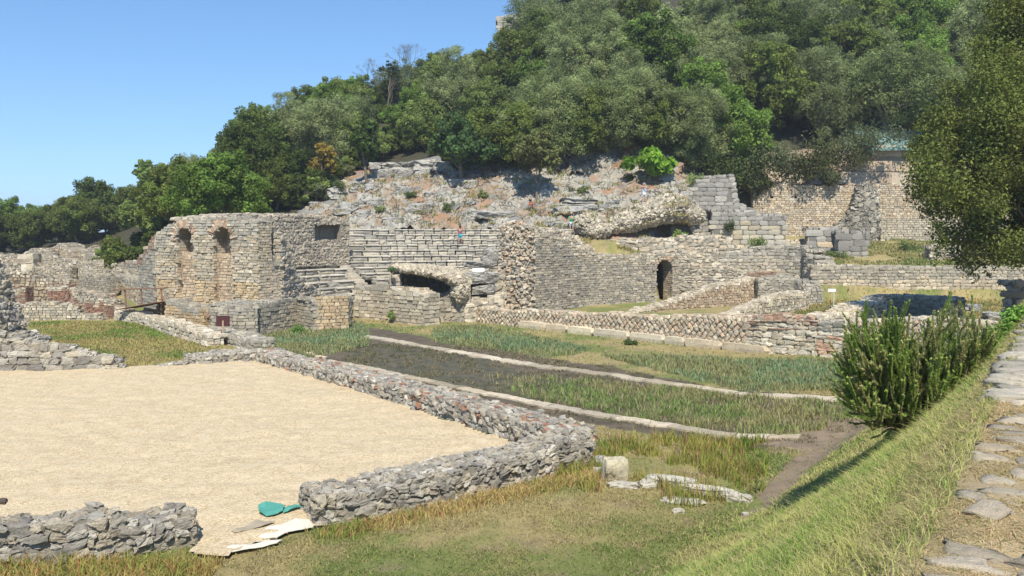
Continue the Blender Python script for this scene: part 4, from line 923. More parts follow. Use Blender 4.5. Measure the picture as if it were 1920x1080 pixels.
# castle wall on the hilltop
SW('castle_tower', 'corner of a grey stone castle wall on the skyline behind the trees', 'tower', [(934, 160, 32), (990, 160, 25), (1060, 160, 22)], base=34, thick=6, ch=.5, asp=(1.2, 2.4), pal=[(.42, .40, .36), (.36, .34, .31), (.48, .45, .39)], jag=.1, rough=.12)
# ------------------------------------------------------------------ trees
def leaves(geo, P, Nrm, size, cols, asp=2.0, m=0, jit=1.0):
    n = len(P); a = rng.randn(n, 3); nn = Nrm+jit*rng.randn(n, 3)*.8; nn /= np.linalg.norm(nn, axis=1, keepdims=True)+1e-9
    u = np.cross(nn, a); u /= np.linalg.norm(u, axis=1, keepdims=True)+1e-9; v = np.cross(nn, u)
    s = size*(.6+.8*rng.rand(n, 1)); L = u*s; W = v*s/asp
    V = np.stack([P-L, P+W*.9, P+L, P-W*.9], 1).reshape(-1, 3)
    F = np.arange(n*4).reshape(-1, 4); geo.add(V, F, np.repeat(cols, 4, 0), m)
def clump_leaves(geo, cen, rad, n, size, base, asp=2.0, flat=.85, var=.25, tip=None):
    """cen (k,3) rad (k,): leaves through the outer part of each clump"""
    k = len(cen); w = rad**2; cnt = np.maximum(8, (n*w/w.sum()).astype(int)); idx = np.repeat(np.arange(k), cnt)
    d = rng.randn(len(idx), 3); d /= np.linalg.norm(d, axis=1, keepdims=True)
    r = rng.rand(len(idx))**.45*(.75+.5*vn3(d[:, 0]*2.3+idx*3.1, d[:, 1]*2.3, d[:, 2]*2.3+idx))
    P = cen[idx]+d*(rad[idx]*r)[:, None]*np.array([1, 1, flat])
    cv = 1+var*(rng.rand(k)[idx]-.5)[:, None]*2
    col = np.array(base)[None]*cv*(1+.3*(rng.rand(len(idx), 1)-.5)*2)
    col = col*np.array([1, 1, 1])+np.array([.02, .012, -.004])*rng.rand(len(idx), 1)
    if tip is not None: col = np.where(rng.rand(len(idx), 1) < .22, np.array(tip), col)
    d2 = d+np.array([0, 0, .35]); leaves(geo, P, d2, size, np.clip(col, .004, 1), asp)
def tube(geo, pts, rad, col=(.1, .08, .06), n=7, m=0):
    P = np.array(pts, float); k = len(P); T = np.gradient(P, axis=0); T /= np.linalg.norm(T, axis=1, keepdims=True)+1e-9
    up = np.array([0, 0, 1.0]) if abs(T[0][2]) < .9 else np.array([1.0, 0, 0]); V = []
    for i in range(k):
        a = np.cross(T[i], up); a /= np.linalg.norm(a)+1e-9; b = np.cross(T[i], a)
        for j in range(n):
            t = 2*math.pi*j/n; V.append(P[i]+(a*math.cos(t)+b*math.sin(t))*rad[i])
    F = [[i*n+j, i*n+(j+1) % n, (i+1)*n+(j+1) % n, (i+1)*n+j] for i in range(k-1) for j in range(n)]
    geo.add(V, F, col, m, True)
def limb(geo, p0, p1, r0, r1, bend=.15, n=6, k=6, col=(.1, .08, .06)):
    p0 = np.array(p0, float); p1 = np.array(p1, float); L = np.linalg.norm(p1-p0); o = rng.randn(3)*bend*L
    t = np.linspace(0, 1, k)[:, None]; P = p0*(1-t)+p1*t+o*(t*(1-t))*1.6+rng.randn(k, 3)*.015*L*np.sin(t*3.14)
    tube(geo, P, np.linspace(r0, r1, k), col, n)
def make_tree(name, seed, Rx, Hc, trunk_h, n, size, base, nclump=26, cr=.36, asp=2.0, tr=.22, shape='round', tip=None, var=.25, flat=.85, bark=M_BARK):
    """origin at the foot of the trunk; crown from trunk_h to trunk_h+Hc"""
    global rng; rng = np.random.RandomState(seed)
    lob = []
    for i in range(max(5, nclump//3)):
        while True:
            u = rng.rand(3)*2-1
            if .3 < np.linalg.norm(u) < 1: break
        z = (u[2]*.5+.5)
        if shape == 'cone': w = (1-z)*.95+.08
        elif shape == 'olive': w = .80+.30*math.sin(z*3.1)
        else: w = .62+.45*math.sin(z*3.0)
        lob.append((np.array([u[0]*Rx*w*.72, u[1]*Rx*w*.72, trunk_h+Hc*(.14+.70*z)]), Rx*(.30+.22*rng.rand())*(w if shape == 'cone' else 1)))
    cen = []; rad = []
    for c, r in lob:
        k = int(nclump*.42)
        d = rng.randn(k, 3); d[:, 2] = d[:, 2]*.8+.35; d /= np.linalg.norm(d, axis=1, keepdims=True)
        cen.append(c+d*r*(.75+.35*rng.rand(k, 1))); rad.append(r*(.20+.22*rng.rand(k)))
    cen = np.concatenate(cen); rad = np.concatenate(rad)
    g = Geo(); clump_leaves(g, cen, rad, int(n*.8), size, base, asp, flat, var, tip)
    clump_leaves(g, np.array([c for c, r in lob]), np.array([r for c, r in lob])*.92, int(n*.2), size*1.5, tuple(q*.8 for q in base), asp, flat, .1, None)  # inner leaves toned darker, shade of the crown gaps put into colour
    root = empty(name); crown = g.build('crown', M_LEAF, root)
    g = Geo(); top = np.array([rng.randn()*.2*Rx, rng.randn()*.2*Rx, trunk_h+Hc*.45]); limb(g, (0, 0, -.8), top, tr, tr*.45, .06, 8, 8)
    for i in range(9):
        c = cen[rng.randint(len(cen))]; t = .35+.6*rng.rand(); limb(g, top*t+np.array([0, 0, 0]), c, tr*.35, tr*.08, .12, 5, 5)
    tk = g.build('trunk', bark, root)
    return root
def place(root, x, y, z, s=1.0, rz=0.0, sz=None, label=None, cat='tree', group=None, first=False, name=None):
    if first: r = root
    else:
        r = root.copy(); COL.objects.link(r)
        for ch in list(root.children): c = ch.copy(); COL.objects.link(c); c.parent = r
    r.location = (x, y, z); r.scale = (s, s, sz or s); r.rotation_euler = (0, 0, rz)
    return tag(r, label, cat, group)
OL = (.165, .195, .085); OK_ = (.09, .118, .028); BR = (.095, .155, .032); DK = (.058, .088, .022); MG = (.125, .165, .048); YG = (.13, .15, .04)
SPEC = {
 'olive_tree': [make_tree('olive_tree', 300+i, 3.9, 6.8, .1, 34000, .10, (OL, (.14, .175, .07))[i % 2], 34, .33, 3.2, .3, 'olive', None, .3) for i in range(3)],
 'oak_tree': [make_tree('oak_tree', 310+i, 3.7, 6.8, -.1, 30000, .10, (OK_, DK)[i % 2], 30, .34, 1.6, .26, 'round', None, .4) for i in range(3)],
 'bay_tree': [make_tree('bay_tree', 320+i, 3.5, 6.8, -.1, 30000, .10, (BR, MG)[i % 2], 30, .34, 1.8, .24, 'round', None, .35) for i in range(3)],
}
DESC = {'olive_tree': 'grey-green feathery tree', 'oak_tree': 'dark dense tree', 'bay_tree': 'mid-green bushy tree'}
for k, L in SPEC.items():
    for o in L: o['free'] = 1
rt_ = random.Random(12)
def zone(px, py):
    h = 'at the left edge' if px < 130 else 'left of the arched wall' if px < 300 else 'above the arched wall' if px < 520 else 'above the left seats' if px < 720 else 'above the earth patch' if px < 900 else 'near the castle wall' if px < 1060 else 'above the rock cliff' if px < 1300 else 'above the tall block wall' if px < 1500 else 'above the blue-green roof' if px < 1740 else 'in the upper right corner'
    v = 'on the skyline' if py < SKY(px)+45 else 'at the foot of the wood' if py > FOOT(px)-70 else 'halfway up the slope'
    return v+' '+h
_sx = [-100, 0, 100, 190, 250, 290, 370, 430, 500, 560, 640, 690, 740, 780, 860, 920, 985, 1040, 2200]
_sy = [345, 345, 345, 316, 330, 300, 268, 238, 172, 150, 118, 118, 155, 92, 66, 66, 12, -60, -120]
SKY = lambda px: float(np.interp(px, _sx, _sy))
_fx = [-100, 230, 300, 420, 560, 620, 700, 840, 960, 1060, 1200, 1320, 1500, 1700, 2200]
_fy = [470, 478, 420, 405, 395, 350, 300, 310, 300, 255, 262, 300, 330, 270, 270]
FOOT = lambda px: float(np.interp(px, _fx, _fy))
def add_tree(px, topy, d, kind, name_group=True, sc=None):
    """crown top seen at (px, topy), depth d"""
    x = X(px, d); z0 = Hf(x, d); zt = Z(topy, d)-(0.2)
    h = zt-z0
    if h < 3.2: return None
    hh = h if sc is None else sc*7.4
    s = max(.62, min(1.7, hh/7.2)); p = SPEC[kind][rt_.randrange(3)]; first = 'free' in p
    if first: del p['free']
    szz = s
    z = zt-7.3*szz
    if z > z0: z = z0-.1; szz = (zt-z)/7.3
    r = place(p, x, d, z, s*(.9+.2*rt_.random()), rt_.random()*6.28, szz, None, 'tree', None, first)
    return r, px, topy, kind
TREES = []
# skyline trees following the outline of the hill
px = -60
while px < 1100:
    d = float(np.interp(px, [-60, 150, 300, 500, 700, 850, 1000], [128, 128, 118, 118, 128, 134, 136])); kind = rt_.choice(['oak_tree', 'oak_tree', 'bay_tree', 'olive_tree'] if px > 250 else ['oak_tree', 'bay_tree', 'oak_tree'])
    t = add_tree(px, SKY(px)+4+rt_.random()*10, d, kind, sc=1.0+.3*rt_.random())
    if t: TREES.append(t)
    px += 55+18*rt_.random()
# rows of the wood between skyline and foot
row = 0; d = 74.0
while d < 136:
    px = -50+rt_.random()*40
    while px < 2010:
        dd = d+rt_.random()*4-2; x = X(px, dd); z0 = Hf(x, dd); hgt = ((7.6 if px > 960 else 6.6) if dd > 88 else 4.6)+3.4*rt_.random(); topy = topx(x, dd, z0+hgt)[1]; foot = topx(x, dd, z0)[1]
        lim = 87.4 if 985 < px < 1330 else 88.9 if 1330 <= px < 1590 else 93.6 if px >= 1590 else 100 if px > 630 else 96 if px > 560 else 84
        if px < 230: lim = 112
        if 235 < px < 330: lim = 78
        if 330 <= px < 545: lim = 71
        if dd > lim and topy > SKY(px)+6 and topy > -190 and foot < FOOT(px)+ (75 if px < 600 else 40):
            u = rt_.random()
            if px > 930: kind = 'olive_tree' if u < (.62 if px < 1350 else .45) else 'oak_tree' if u < .85 else 'bay_tree'
            else: kind = 'oak_tree' if u < .4 else 'bay_tree' if u < .8 else 'olive_tree'
            t = add_tree(px, topy, dd, kind, sc=hgt/7.4)
            if t: TREES.append(t)
        px += (5.8+2.6*rt_.random())*FPX/dd
    d += 5.2; row += 1
from collections import defaultdict
for j, px in enumerate((975, 1015, 1052, 1092, 1130, 1172, 1212, 1256, 1300)):
    d_ = 90.2+(j % 3)*.5; x0_ = X(px, d_); p_ = SPEC['olive_tree' if j % 3 else 'oak_tree'][j % 3]; fr = 'free' in p_
    if fr: del p_['free']
    r_ = place(p_, x0_, d_, Hf(x0_, d_)-.4, 1.05+.25*rt_.random(), 0, 1.15, None, 'tree', None, fr); r_.rotation_euler = (R(30+8*rt_.random()), R(-6+12*rt_.random()), 0)
    TREES.append((r_, px, 200, 'olive_tree' if j % 3 else 'oak_tree'))
groups = defaultdict(list)
for r, px, py, kind in TREES: groups[(kind, zone(px, py))].append((px, py, r))
ORD = ['leftmost']+[w_+' from left' for w_ in 'second third fourth fifth sixth seventh eighth ninth tenth eleventh twelfth thirteenth fourteenth fifteenth sixteenth'.split()]
for (kind, zn_), L in groups.items():
    L.sort(key=lambda t: t[0])
    for i, (px, py, r) in enumerate(L):
        r['group'] = DESC[kind]+'s in the hillside wood'
        r['label'] = DESC[kind]+(', ' if len(L) > 1 else ' ')+((ORD[min(i, 15)]+' ') if len(L) > 1 else '')+zn_
for k, L in SPEC.items():
    for p in L:
        if 'free' in p:
            for ch in list(p.children): bpy.data.objects.remove(ch)
            bpy.data.objects.remove(p)
print('trees', len(TREES))

# named trees in front of the wood
t = make_tree('conical_tree', 401, 2.2, 6.6, 1.7, 9000, .13, (.045, .085, .024), 34, .34, 1.8, .16, 'cone'); x, y, z = ground_hit(693, 352); place(t, x, y, z, 1.1, 0, 1.1, 'small dark green conical tree with a bare straight trunk above the seats', 'tree', None, True)
t = make_tree('yellowing_tree', 402, 1.7, 3.6, 1.9, 2100, .12, (.26, .20, .05), 22, .34, 1.5, .10, 'round', (.36, .24, .06)); x, y, z = ground_hit(607, 366); place(t, x, y, z, .95, 0, .95, 'thin yellowing tree with sparse golden leaves left of the conical tree', 'tree', None, True)
t = make_tree('round_tree', 403, 3.4, 5.8, .9, 15000, .17, (.05, .095, .035), 34, .33, 1.6, .25, 'round'); x, y, z = ground_hit(868, 345); place(t, x, y, z, 1.0, 0, 1.0, 'broad round dark green tree overhanging the top of the rocky slope', 'tree', None, True)
t = make_tree('grey_green_tree', 404, 2.5, 5.2, 2.0, 9000, .14, (.12, .135, .05), 30, .33, 1.6, .13, 'round'); x, y, z = ground_hit(1004, 382); place(t, x, y, z, 1.0, 0, 1.0, 'grey-green tree with a slender pale trunk behind the red shirted person', 'tree', None, True)
# pale leaved tree top and dark pine silhouettes on the skyline
t = make_tree('broadleaf_tree', 405, 2.6, 5.5, 2.6, 2600, .22, (.12, .17, .05), 20, .26, 1.4, .2, 'round'); place(t, X(285, 108), 108, Hf(X(285, 108), 108), 1.0, 0, (Z(284, 108)-Hf(X(285, 108), 108))/8.1, 'open-crowned light green broadleaf tree rising above the treetops left of the arched wall', 'tree', None, True)
def bare_tree(px, topy, d, label, seed, h=5.0, name='bare_tree'):
    global rng; rng = np.random.RandomState(seed); g = Geo(); x = X(px, d); zt = Z(topy, d); z0 = min(Hf(x, d), zt-h)
    def grow(p, dr, L, r, dep):
        q = p+dr*L; limb(g, p, q, r, r*.6, .1, 4, 4, (.2, .17, .14))
        if dep: 
            for i in range(3): dd = dr+rng.randn(3)*.42; dd[2] = abs(dd[2])*.8+.25; dd /= np.linalg.norm(dd); grow(q, dd, L*.68, r*.6, dep-1)
    k = (zt-z0)/2.55
    grow(np.array([0, 0, 0.0]), np.array([0, 0, 1.0]), k, .10, 5); o = g.build(name, M_BARK); o.location = (x, d, z0); tag(o, label, 'tree')
bare_tree(770, 90, 133, 'taller leafless grey tree on the skyline left of the highest treetops', 51)
bare_tree(712, 118, 128, 'shorter leafless grey tree on the skyline beside the small pine', 52)
t = make_tree('pine_tree', 406, 1.5, 2.4, 6.0, 1500, .16, (.03, .055, .03), 12, .34, 3, .12, 'round', flat=.4); d = 126; x = X(731, d); place(t, x, d, Hf(x, d)-.5, 1, 0, (Z(113, d)-Hf(x, d)+.5)/8.4, 'small dark flat-topped pine on the skyline between the two bare trees', 'tree', None, True)

# shrubs hanging on the cliffs: each one a shrub
def shrub(px, py, w, d, base, label, n=2600, size=.12, seed=0, asp=2, name='shrub', h=.8, group=None, nclump=12):
    global rng; rng = np.random.RandomState(900+seed); c = np.array(Pd(px, py, d)); cen = rng.randn(nclump, 3)*np.array([.42, .3, .3*h])*w*.55; rad = w*(.2+.14*rng.rand(nclump)); g = Geo(); clump_leaves(g, cen, rad, n, size, base, asp, .9, .3)
    for i in range(5): limb(g, (0, 0, -w*h*.5), cen[rng.randint(nclump)], .04, .015, .1, 4, 4, (.12, .09, .06))
    o = g.build(name, M_LEAF); o.location = c; return tag(o, label, 'shrub', group)
shrub(1235, 306, 2.9, 83.0, (.13, .24, .03), 'bright green broad-leaved fig bush above the smooth boulder', 1500, .26, 1, 1.2, 'fig_bush', .6)
for i, (a, b, c, col, nm) in enumerate([(1395, 300, 6, (.06, .08, .03), 'dark bush draped over the cliff behind the tall block wall'), (1450, 290, 6, (.09, .12, .06), 'grey-green bush on the cliff above the left tan wall'), (1515, 300, 5, (.05, .065, .025), 'dark bush above the middle of the left tan cliff wall'), (1570, 285, 5, (.07, .085, .035), 'ragged bush beside the left end of the blue-green roof'), (1555, 325, 2.2, (.10, .12, .06), 'thin trailing plant hanging left of the plastered wall'), (1350, 310, 5, (.055, .08, .028), 'dark bush above the tall block wall'), (1640, 255, 5, (.10, .13, .07), 'pale-leaved bush partly over the blue-green roof'), (1420, 335, 3.4, (.045, .06, .025), 'small dark bush at the top left corner of the tan cliff wall')]):
    shrub(a, b+8, c, 87.2 if 'wall' in nm else 88.5, col, nm, 2600, .14, 30+i)
for i, (a, b, c, d, col, nm) in enumerate([(1420, 458, 1.6, 76, (.10, .15, .05), 'green weed clump at the foot of the pale block wall'), (1365, 425, 1.2, 76.6, (.07, .09, .045), 'grey-green plant growing on the face of the block wall'), (1565, 476, 1.6, 75.5, (.09, .13, .04), 'low weed clump at the foot of the dark block pier'), (1545, 445, 1.0, 80, (.14, .2, .06), 'small yellow-green tuft beside the block pier'), (1700, 462, 1.8, 80, (.10, .14, .05), 'low green weed patch right of the block pier'), (1542, 612, .8, 40.6, (.06, .12, .04), 'small green plant rooted in the top of the block pier of the front wall'), (733, 505, .5, 57, (.10, .16, .06), 'thin upright weed on top of the entrance wall'), (733, 590, .6, 56.5, (.12, .18, .05), 'green climbing weed between the entrance wall and the pier'), (560, 617, .8, 50.8, (.09, .17, .04), 'green weed clump at the left foot of the buttress'), (1184, 642, .5, 45.6, (.09, .14, .05), 'little weed on the foundation slabs of the net-patterned wall'), (1272, 440, 1.0, 75, (.12, .17, .05), 'small weed in the hollow under the fallen vault')]):
    shrub(a, b, c, d, col, nm, 500, .06 if d < 60 else .09, 60+i, nclump=8)

up_ = [make_tree('undergrowth_bush', 450+i, 1.6, 2.3, .1, 11000, .07, (DK, OK_, MG, (.10, .12, .06))[i], 16, .42, 1.7, .06) for i in range(4)]
LB = []
for j in range(52):
    px = 545+(1010-545)*(j+rt_.random()*.8)/52; x0_, y0_, z0_ = ground_hit(px, FOOT(px)+3-rt_.random()*16); LB.append((px, x0_, y0_, z0_))
for j, (px, x0_, y0_, z0_) in enumerate(LB):
    if 700 < px < 835: y0_ += 5; x0_ = X(px, y0_); z0_ = Hf(x0_, y0_)
    zn_ = 'left of the yellowing tree' if px < 607 else 'between the yellowing and the conical tree' if px < 693 else 'behind the long stone ledge' if px < 840 else 'behind the broad round tree' if px < 930 else 'behind the grey-green tree'
    same = [q for q, L_ in enumerate(LB[:j]) if ((L_[0] < 607) == (px < 607)) and ((L_[0] < 693) == (px < 693)) and ((L_[0] < 840) == (px < 840)) and ((L_[0] < 930) == (px < 930))]
    place(up_[j % 4], x0_, y0_, z0_, .8+.7*rt_.random(), rt_.random()*6, None, ORD[min(len(same), 15)]+' low bush '+zn_, 'bush', 'low bushes at the foot of the wood', j < 4)
for j in range(11):
    px = 212+j*12+rt_.random()*5; d_ = 84+rt_.random()*10; x0_ = X(px, d_); place(up_[j % 4], x0_, d_, Hf(x0_, d_)-.2, 1.1+.8*rt_.random(), rt_.random()*6, None, ORD[j]+' low bush between the far left ruins and the arched wall', 'bush', 'bushes left of the arched wall')

# big tree on the right edge, nearer than the ruins
rng = np.random.RandomState(77)
BT = [(1905, 60, 90, 42), (1880, 130, 90, 42), (1850, 200, 95, 41), (1790, 240, 75, 42), (1760, 285, 60, 42), (1800, 320, 90, 41), (1860, 300, 110, 41), (1920, 230, 120, 42), (1960, 120, 130, 42), (1990, 20, 120, 43), (1800, 390, 75, 42), (1850, 400, 100, 41), (1910, 380, 110, 41), (1980, 320, 130, 43), (1820, 455, 55, 42), (1838, 500, 40, 42), (1775, 440, 32, 42), (1895, 450, 60, 42), (1945, 450, 60, 43), (1745, 235, 30, 42), (1735, 310, 26, 42), (1760, 360, 36, 42), (1900, -20, 70, 43), (2050, 250, 150, 43), (1765, 480, 22, 42), (1842, 522, 20, 42), (1790, 180, 30, 42), (1830, 95, 30, 42), (1990, 420, 80, 43), (1870, 460, 40, 41)]
tx, ty = X(2010, 42.5), 42.5; tz = Hf(tx, ty); root = empty('evergreen_oak', (tx, ty, tz)); tag(root, 'large dark green tree whose overhanging crown fills the right edge of the photo', 'tree')
cen = np.array([Pd(a, b, d+rng.randn()*1.1) for a, b, c, d in BT])-np.array([tx, ty, tz]); rad = np.array([c/FPX*42 for a, b, c, d in BT])
sub_c = []; sub_r = []
for c, r in zip(cen, rad):
    k = max(4, int(10*r)); u = rng.randn(k, 3); u /= np.linalg.norm(u, axis=1, keepdims=True); sub_c.append(c+u*r*.72); sub_r.append(r*(.26+.2*rng.rand(k)))
g = Geo(); clump_leaves(g, np.concatenate(sub_c), np.concatenate(sub_r), 165000, .078, (.095, .12, .03), 1.8, .9, .45, (.18, .21, .06)); g.build('crown', M_LEAF, root)
g = Geo(); limb(g, (0, 0, -.5), (-.6, 0, 4.5), .45, .3, .05, 9, 8)
for c in cen[::2]: limb(g, (-.5, 0, 3.4+rng.rand()*1.2), c, .16, .03, .12, 6, 6)
g.build('trunk', M_BARK, root)

# tree behind the viewer that shades the end of the walkway
t = make_tree('overhanging_tree', 430, 2.3, 3.0, 6.6, 5200, .10, OK_, 24, .3, 1.8, .2, 'round'); dirh = 9.0/math.tan(SUN_EL)
place(t, 3.2+dirh*math.sin(SUN_AZ), 2.3+dirh*math.cos(SUN_AZ), 4.3, 1.0, .5, 1.0, 'tree behind the viewer whose leaves shade the paving at bottom right', 'tree', None, True)
# ------------------------------------------------------------------ walkway paving
def paving():
    global rng; rng = np.random.RandomState(501); C = []; A = []; S = []
    u = np.array([.538, .843]); n = np.array([.843, -.538]); s = -6.0; row = 0
    while s < 24:
        dep = .13+.16*rng.rand(); q = .06+.18*rng.rand()
        while q < 4.2:
            w_ = .16+.30*rng.rand()
            if rng.rand() < .93:
                p = np.array([1.8, 4.1])+u*(s+dep/2+(rng.rand()-.5)*.1)+n*(q+w_/2); h = Hf(*p); a = (rng.rand()-.5)*.5
                tx_ = np.array([n[0]*math.cos(a)-n[1]*math.sin(a), n[0]*math.sin(a)+n[1]*math.cos(a)])
                C.append((*p, h-.028+.02*rng.rand())); A.append(np.array([[*tx_, 0], [-tx_[1], tx_[0], 0], [0, 0, 1]])); S.append((w_/2*.95, dep/2*(.8+.3*rng.rand()), .04))
            q += w_+.03+.06*rng.rand()
        s += dep+.04+.07*rng.rand()
    g = Geo(); rocks(g, C, np.einsum('nij,njk->nik', rotm(len(C), .05), np.array(A)), S, pick([(.54, .47, .36), (.60, .53, .42), (.46, .41, .32), (.55, .46, .33)], len(C)), 2, .26, 0, True)
    # raised edge stones farther along
    for i in range(60):
        t = 5+i*.3; p = np.array([1.8, 4.1])+u*t+n*(.14+.1*rng.rand()); rocks(g, [(*p, Hf(*p)+.0)], rotm(1, .15), [(.17+.08*rng.rand(), .13, .05)], pick([(.60, .55, .46), (.5, .46, .38)], 1), 2, .2, 0, True)
    tag(g.build('walkway_paving', M_PAVE), kind='structure')
paving()

# ------------------------------------------------------------------ grass
def blades(name, x, y, hgt, colr, seed, lean=.5, wmin=.006, wk=.0011, dist=None, segs=2, zoff=-.02, zz=None):
    rs = np.random.RandomState(seed); n = len(x); z = (H(x, y) if zz is None else zz)+zoff; d = np.hypot(x, y); w_ = np.maximum(wmin, d*wk)*(.6+.8*rs.rand(n))
    a = rs.rand(n)*6.283; ux, uy = np.cos(a), np.sin(a); b = a+(rs.rand(n)-.5)*2.2; lx, ly = -np.sin(b), np.cos(b); ln = hgt*lean*(rs.rand(n)*1.4)
    V = []
    P0 = np.stack([x, y, z], 1); U = np.stack([ux*w_/2, uy*w_/2, 0*x], 1)
    P1 = P0+np.stack([lx*ln*.3, ly*ln*.3, hgt*.55], 1); P2 = P0+np.stack([lx*ln, ly*ln, hgt*(1-.25*lean)], 1)
    V = np.stack([P0-U, P0+U, P1+U*.75, P1-U*.75, P2+U*.15, P2-U*.15], 1).reshape(-1, 3)
    k = (np.arange(n)*6)[:, None]; F = np.concatenate([k+np.array([[0, 1, 2, 3]]), k+np.array([[3, 2, 4, 5]])])
    g = Geo(); g.add(V, F, np.repeat(colr, 6, 0)); return tag(g.build(name, M_GRASS), kind='stuff')
def scatter(n, box, fn, seed, near=None):
    rs = np.random.RandomState(seed); x0, x1, y0, y1 = box; X_ = []; Y_ = []; tot = 0; it = 0
    while tot < n and it < 60:
        x = x0+(x1-x0)*rs.rand(n*2); y = y0+(y1-y0)*rs.rand(n*2); k = np.ones(len(x), bool)
        if near: k &= rs.rand(len(x)) < np.clip((near/np.maximum(y, 1))**2, 0, 1)
        k &= np.abs(x/np.maximum(y, .5)) < .78
        k &= fn(x, y, rs); X_.append(x[k]); Y_.append(y[k]); tot += k.sum(); it += 1
    return np.concatenate(X_)[:n], np.concatenate(Y_)[:n]
def gcol(x, y, a, b, seed, f=.45, bias=0.0, straw=None, ps=.2):
    n1 = fbm(x*f, y*f, 5); t = np.clip((n1-.42+bias)*4+.3+(fbm(x*2.2, y*2.2, 6)-.5)*1.6, 0, 1)[:, None]
    rs = np.random.RandomState(seed); c = np.array(a)*(1-t)+np.array(b)*t; c = c*(.65+.7*rs.rand(len(x), 1))
    if straw is not None: m = rs.rand(len(x), 1) < ps; c = np.where(m, np.array(straw)*(.7+.5*rs.rand(len(x), 1)), c)
    return c
GRN = (.20, .25, .07); DRY = (.42, .36, .16); STR = (.52, .43, .23)
x, y = scatter(190000, (-6, 24, 2.2, 38), lambda x, y, r: (bankd(x, y) > -.10) & (bankd(x, y) < 5.6) & (r.rand(len(x)) < sstep(6.2, 4.0, bankd(x, y))) & ~inpoly(x, y, POLY_DIRT), 1, near=9)
blades('bank_grass', x, y, (.04+.13*np.random.RandomState(2).rand(len(x))+.14*np.clip(fbm(x*1.6, y*1.6, 91)-.5, 0, 1))*np.where(bankd(x, y) < .4, .7, 1), gcol(x, y, (.22, .31, .07), (.40, .40, .14), 3, f=1.1, bias=.0, straw=STR, ps=.2), 4, lean=1.1, wmin=.006, wk=.0009)
NOTG = lambda x, y: ~inpoly(x, y, POLY_GRAVEL)
def lawnfn(x, y, r): return (bankd(x, y) > 3.2) & NOTG(x, y) & ~inpoly(x, y, POLY_MUD) & (~inpoly(x, y, POLY_DIRT) | (r.rand(len(x)) < .12)) & (r.rand(len(x)) < .25+.9*sstep(.38, .5, fbm(x*.9, y*.9, 9)))
x, y = scatter(170000, (-20, 18, 10.5, 34), lawnfn, 11, near=15)
blades('lawn_grass', x, y, .03+.06*np.random.RandomState(12).rand(len(x))**2+.03*fbm(x*1.2, y*1.2, 3), gcol(x, y, (.17, .22, .06), (.36, .31, .14), 13, straw=(.40, .33, .18), ps=.2), 14, lean=.8, wmin=.008)
x, y = scatter(26000, (-26, 22, 24, 60), lambda x, y, r: NOTG(x, y) & (bankd(x, y) > 3) & ~inpoly(x, y, POLY_MUD) & ~inpoly(x, y, POLY_DIRT), 15)
blades('lawn_grass', x, y, .05+.10*np.random.RandomState(16).rand(len(x)), gcol(x, y, (.16, .22, .06), (.34, .30, .13), 17, straw=(.40, .33, .18), ps=.15), 18, lean=.6)
mudR = PG([(880, 700), (1100, 715), (1400, 745), (1600, 772), (1590, 800), (1500, 830), (1350, 812), (1150, 780), (980, 745)])
x, y = scatter(15000, (-4, 14, 18, 36), lambda x, y, r: inpoly(*warp(x, y, .4, .8), mudR) & (r.rand(len(x)) < (.10+.9*sstep(-1, 6, x))*(.15+.85*sstep(.40, .56, fbm(x*1.9, y*1.9, 92)))), 21)
blades('marsh_grass', x, y, .08+.24*np.random.RandomState(22).rand(len(x)), gcol(x, y, (.18, .27, .07), (.30, .29, .12), 23, straw=(.36, .31, .18), ps=.28), 24, lean=.45)
x, y = scatter(26000, (-8, 14, 20, 46), lambda x, y, r: inpoly(x, y, POLY_MUD) & (r.rand(len(x)) < sstep(.42, .6, fbm(x*1.5, y*1.5, 33))), 25)
blades('dead_marsh_plants', x, y, .04+.10*np.random.RandomState(26).rand(len(x)), gcol(x, y, (.16, .14, .08), (.24, .19, .12), 27, straw=(.13, .17, .06), ps=.2), 28, lean=.9)
x, y = scatter(34000, (-22, 14, 26, 56), lambda x, y, r: (inpoly(*warp(x, y, .5, .7), POLY_BLUE) | inpoly(*warp(x, y, .5, .7), POLY_BLUE2) | inpoly(*warp(x, y, .5, .7), POLY_BLUE3)) & (r.rand(len(x)) < .2+.8*sstep(.38, .55, fbm(x*1.4, y*1.4, 93))), 31)
blades('blue_green_grass', x, y, .12+.2*np.random.RandomState(32).rand(len(x)), gcol(x, y, (.20, .29, .14), (.27, .29, .12), 33, straw=(.32, .28, .16), ps=.25), 34, lean=.5)
x, y = scatter(16000, (-40, -12, 34, 58), lambda x, y, r: inpoly(x, y, POLY_LEFTLAWN), 41)
blades('left_lawn_grass', x, y, .06+.12*np.random.RandomState(42).rand(len(x)), gcol(x, y, (.17, .25, .05), (.34, .30, .11), 43, straw=(.36, .24, .13), ps=.12), 44, lean=.6)
WEED = PG([(1110, 840), (1200, 820), (1440, 835), (1440, 940), (1300, 955), (1200, 940), (1030, 930), (1040, 890)])
x, y = scatter(5200, (-2, 9, 15, 27), lambda x, y, r: inpoly(x, y, WEED) & (fbm(x*1.6, y*1.6, 44) > .47), 51)
blades('tall_weeds', x, y, .12+.36*np.random.RandomState(52).rand(len(x))**1.5, gcol(x, y, (.16, .23, .04), (.30, .30, .07), 53, straw=(.36, .20, .11), ps=.2), 54, lean=.4, wmin=.012)
x, y = scatter(22000, (20, 50, 71.8, 87), lambda x, y, r: (x/y > .34) & (fbm(x*.5, y*.5, 3) > .38), 61)
blades('terrace_grass', x, y, .10+.22*np.random.RandomState(62).rand(len(x)), gcol(x, y, (.17, .22, .06), (.32, .30, .12), 63, straw=(.40, .34, .2), ps=.2), 64, lean=.6)
x, y = scatter(16000, (6, 42, 56, 71), lambda x, y, r: (x/y > .32) & (x/y < .6), 65)
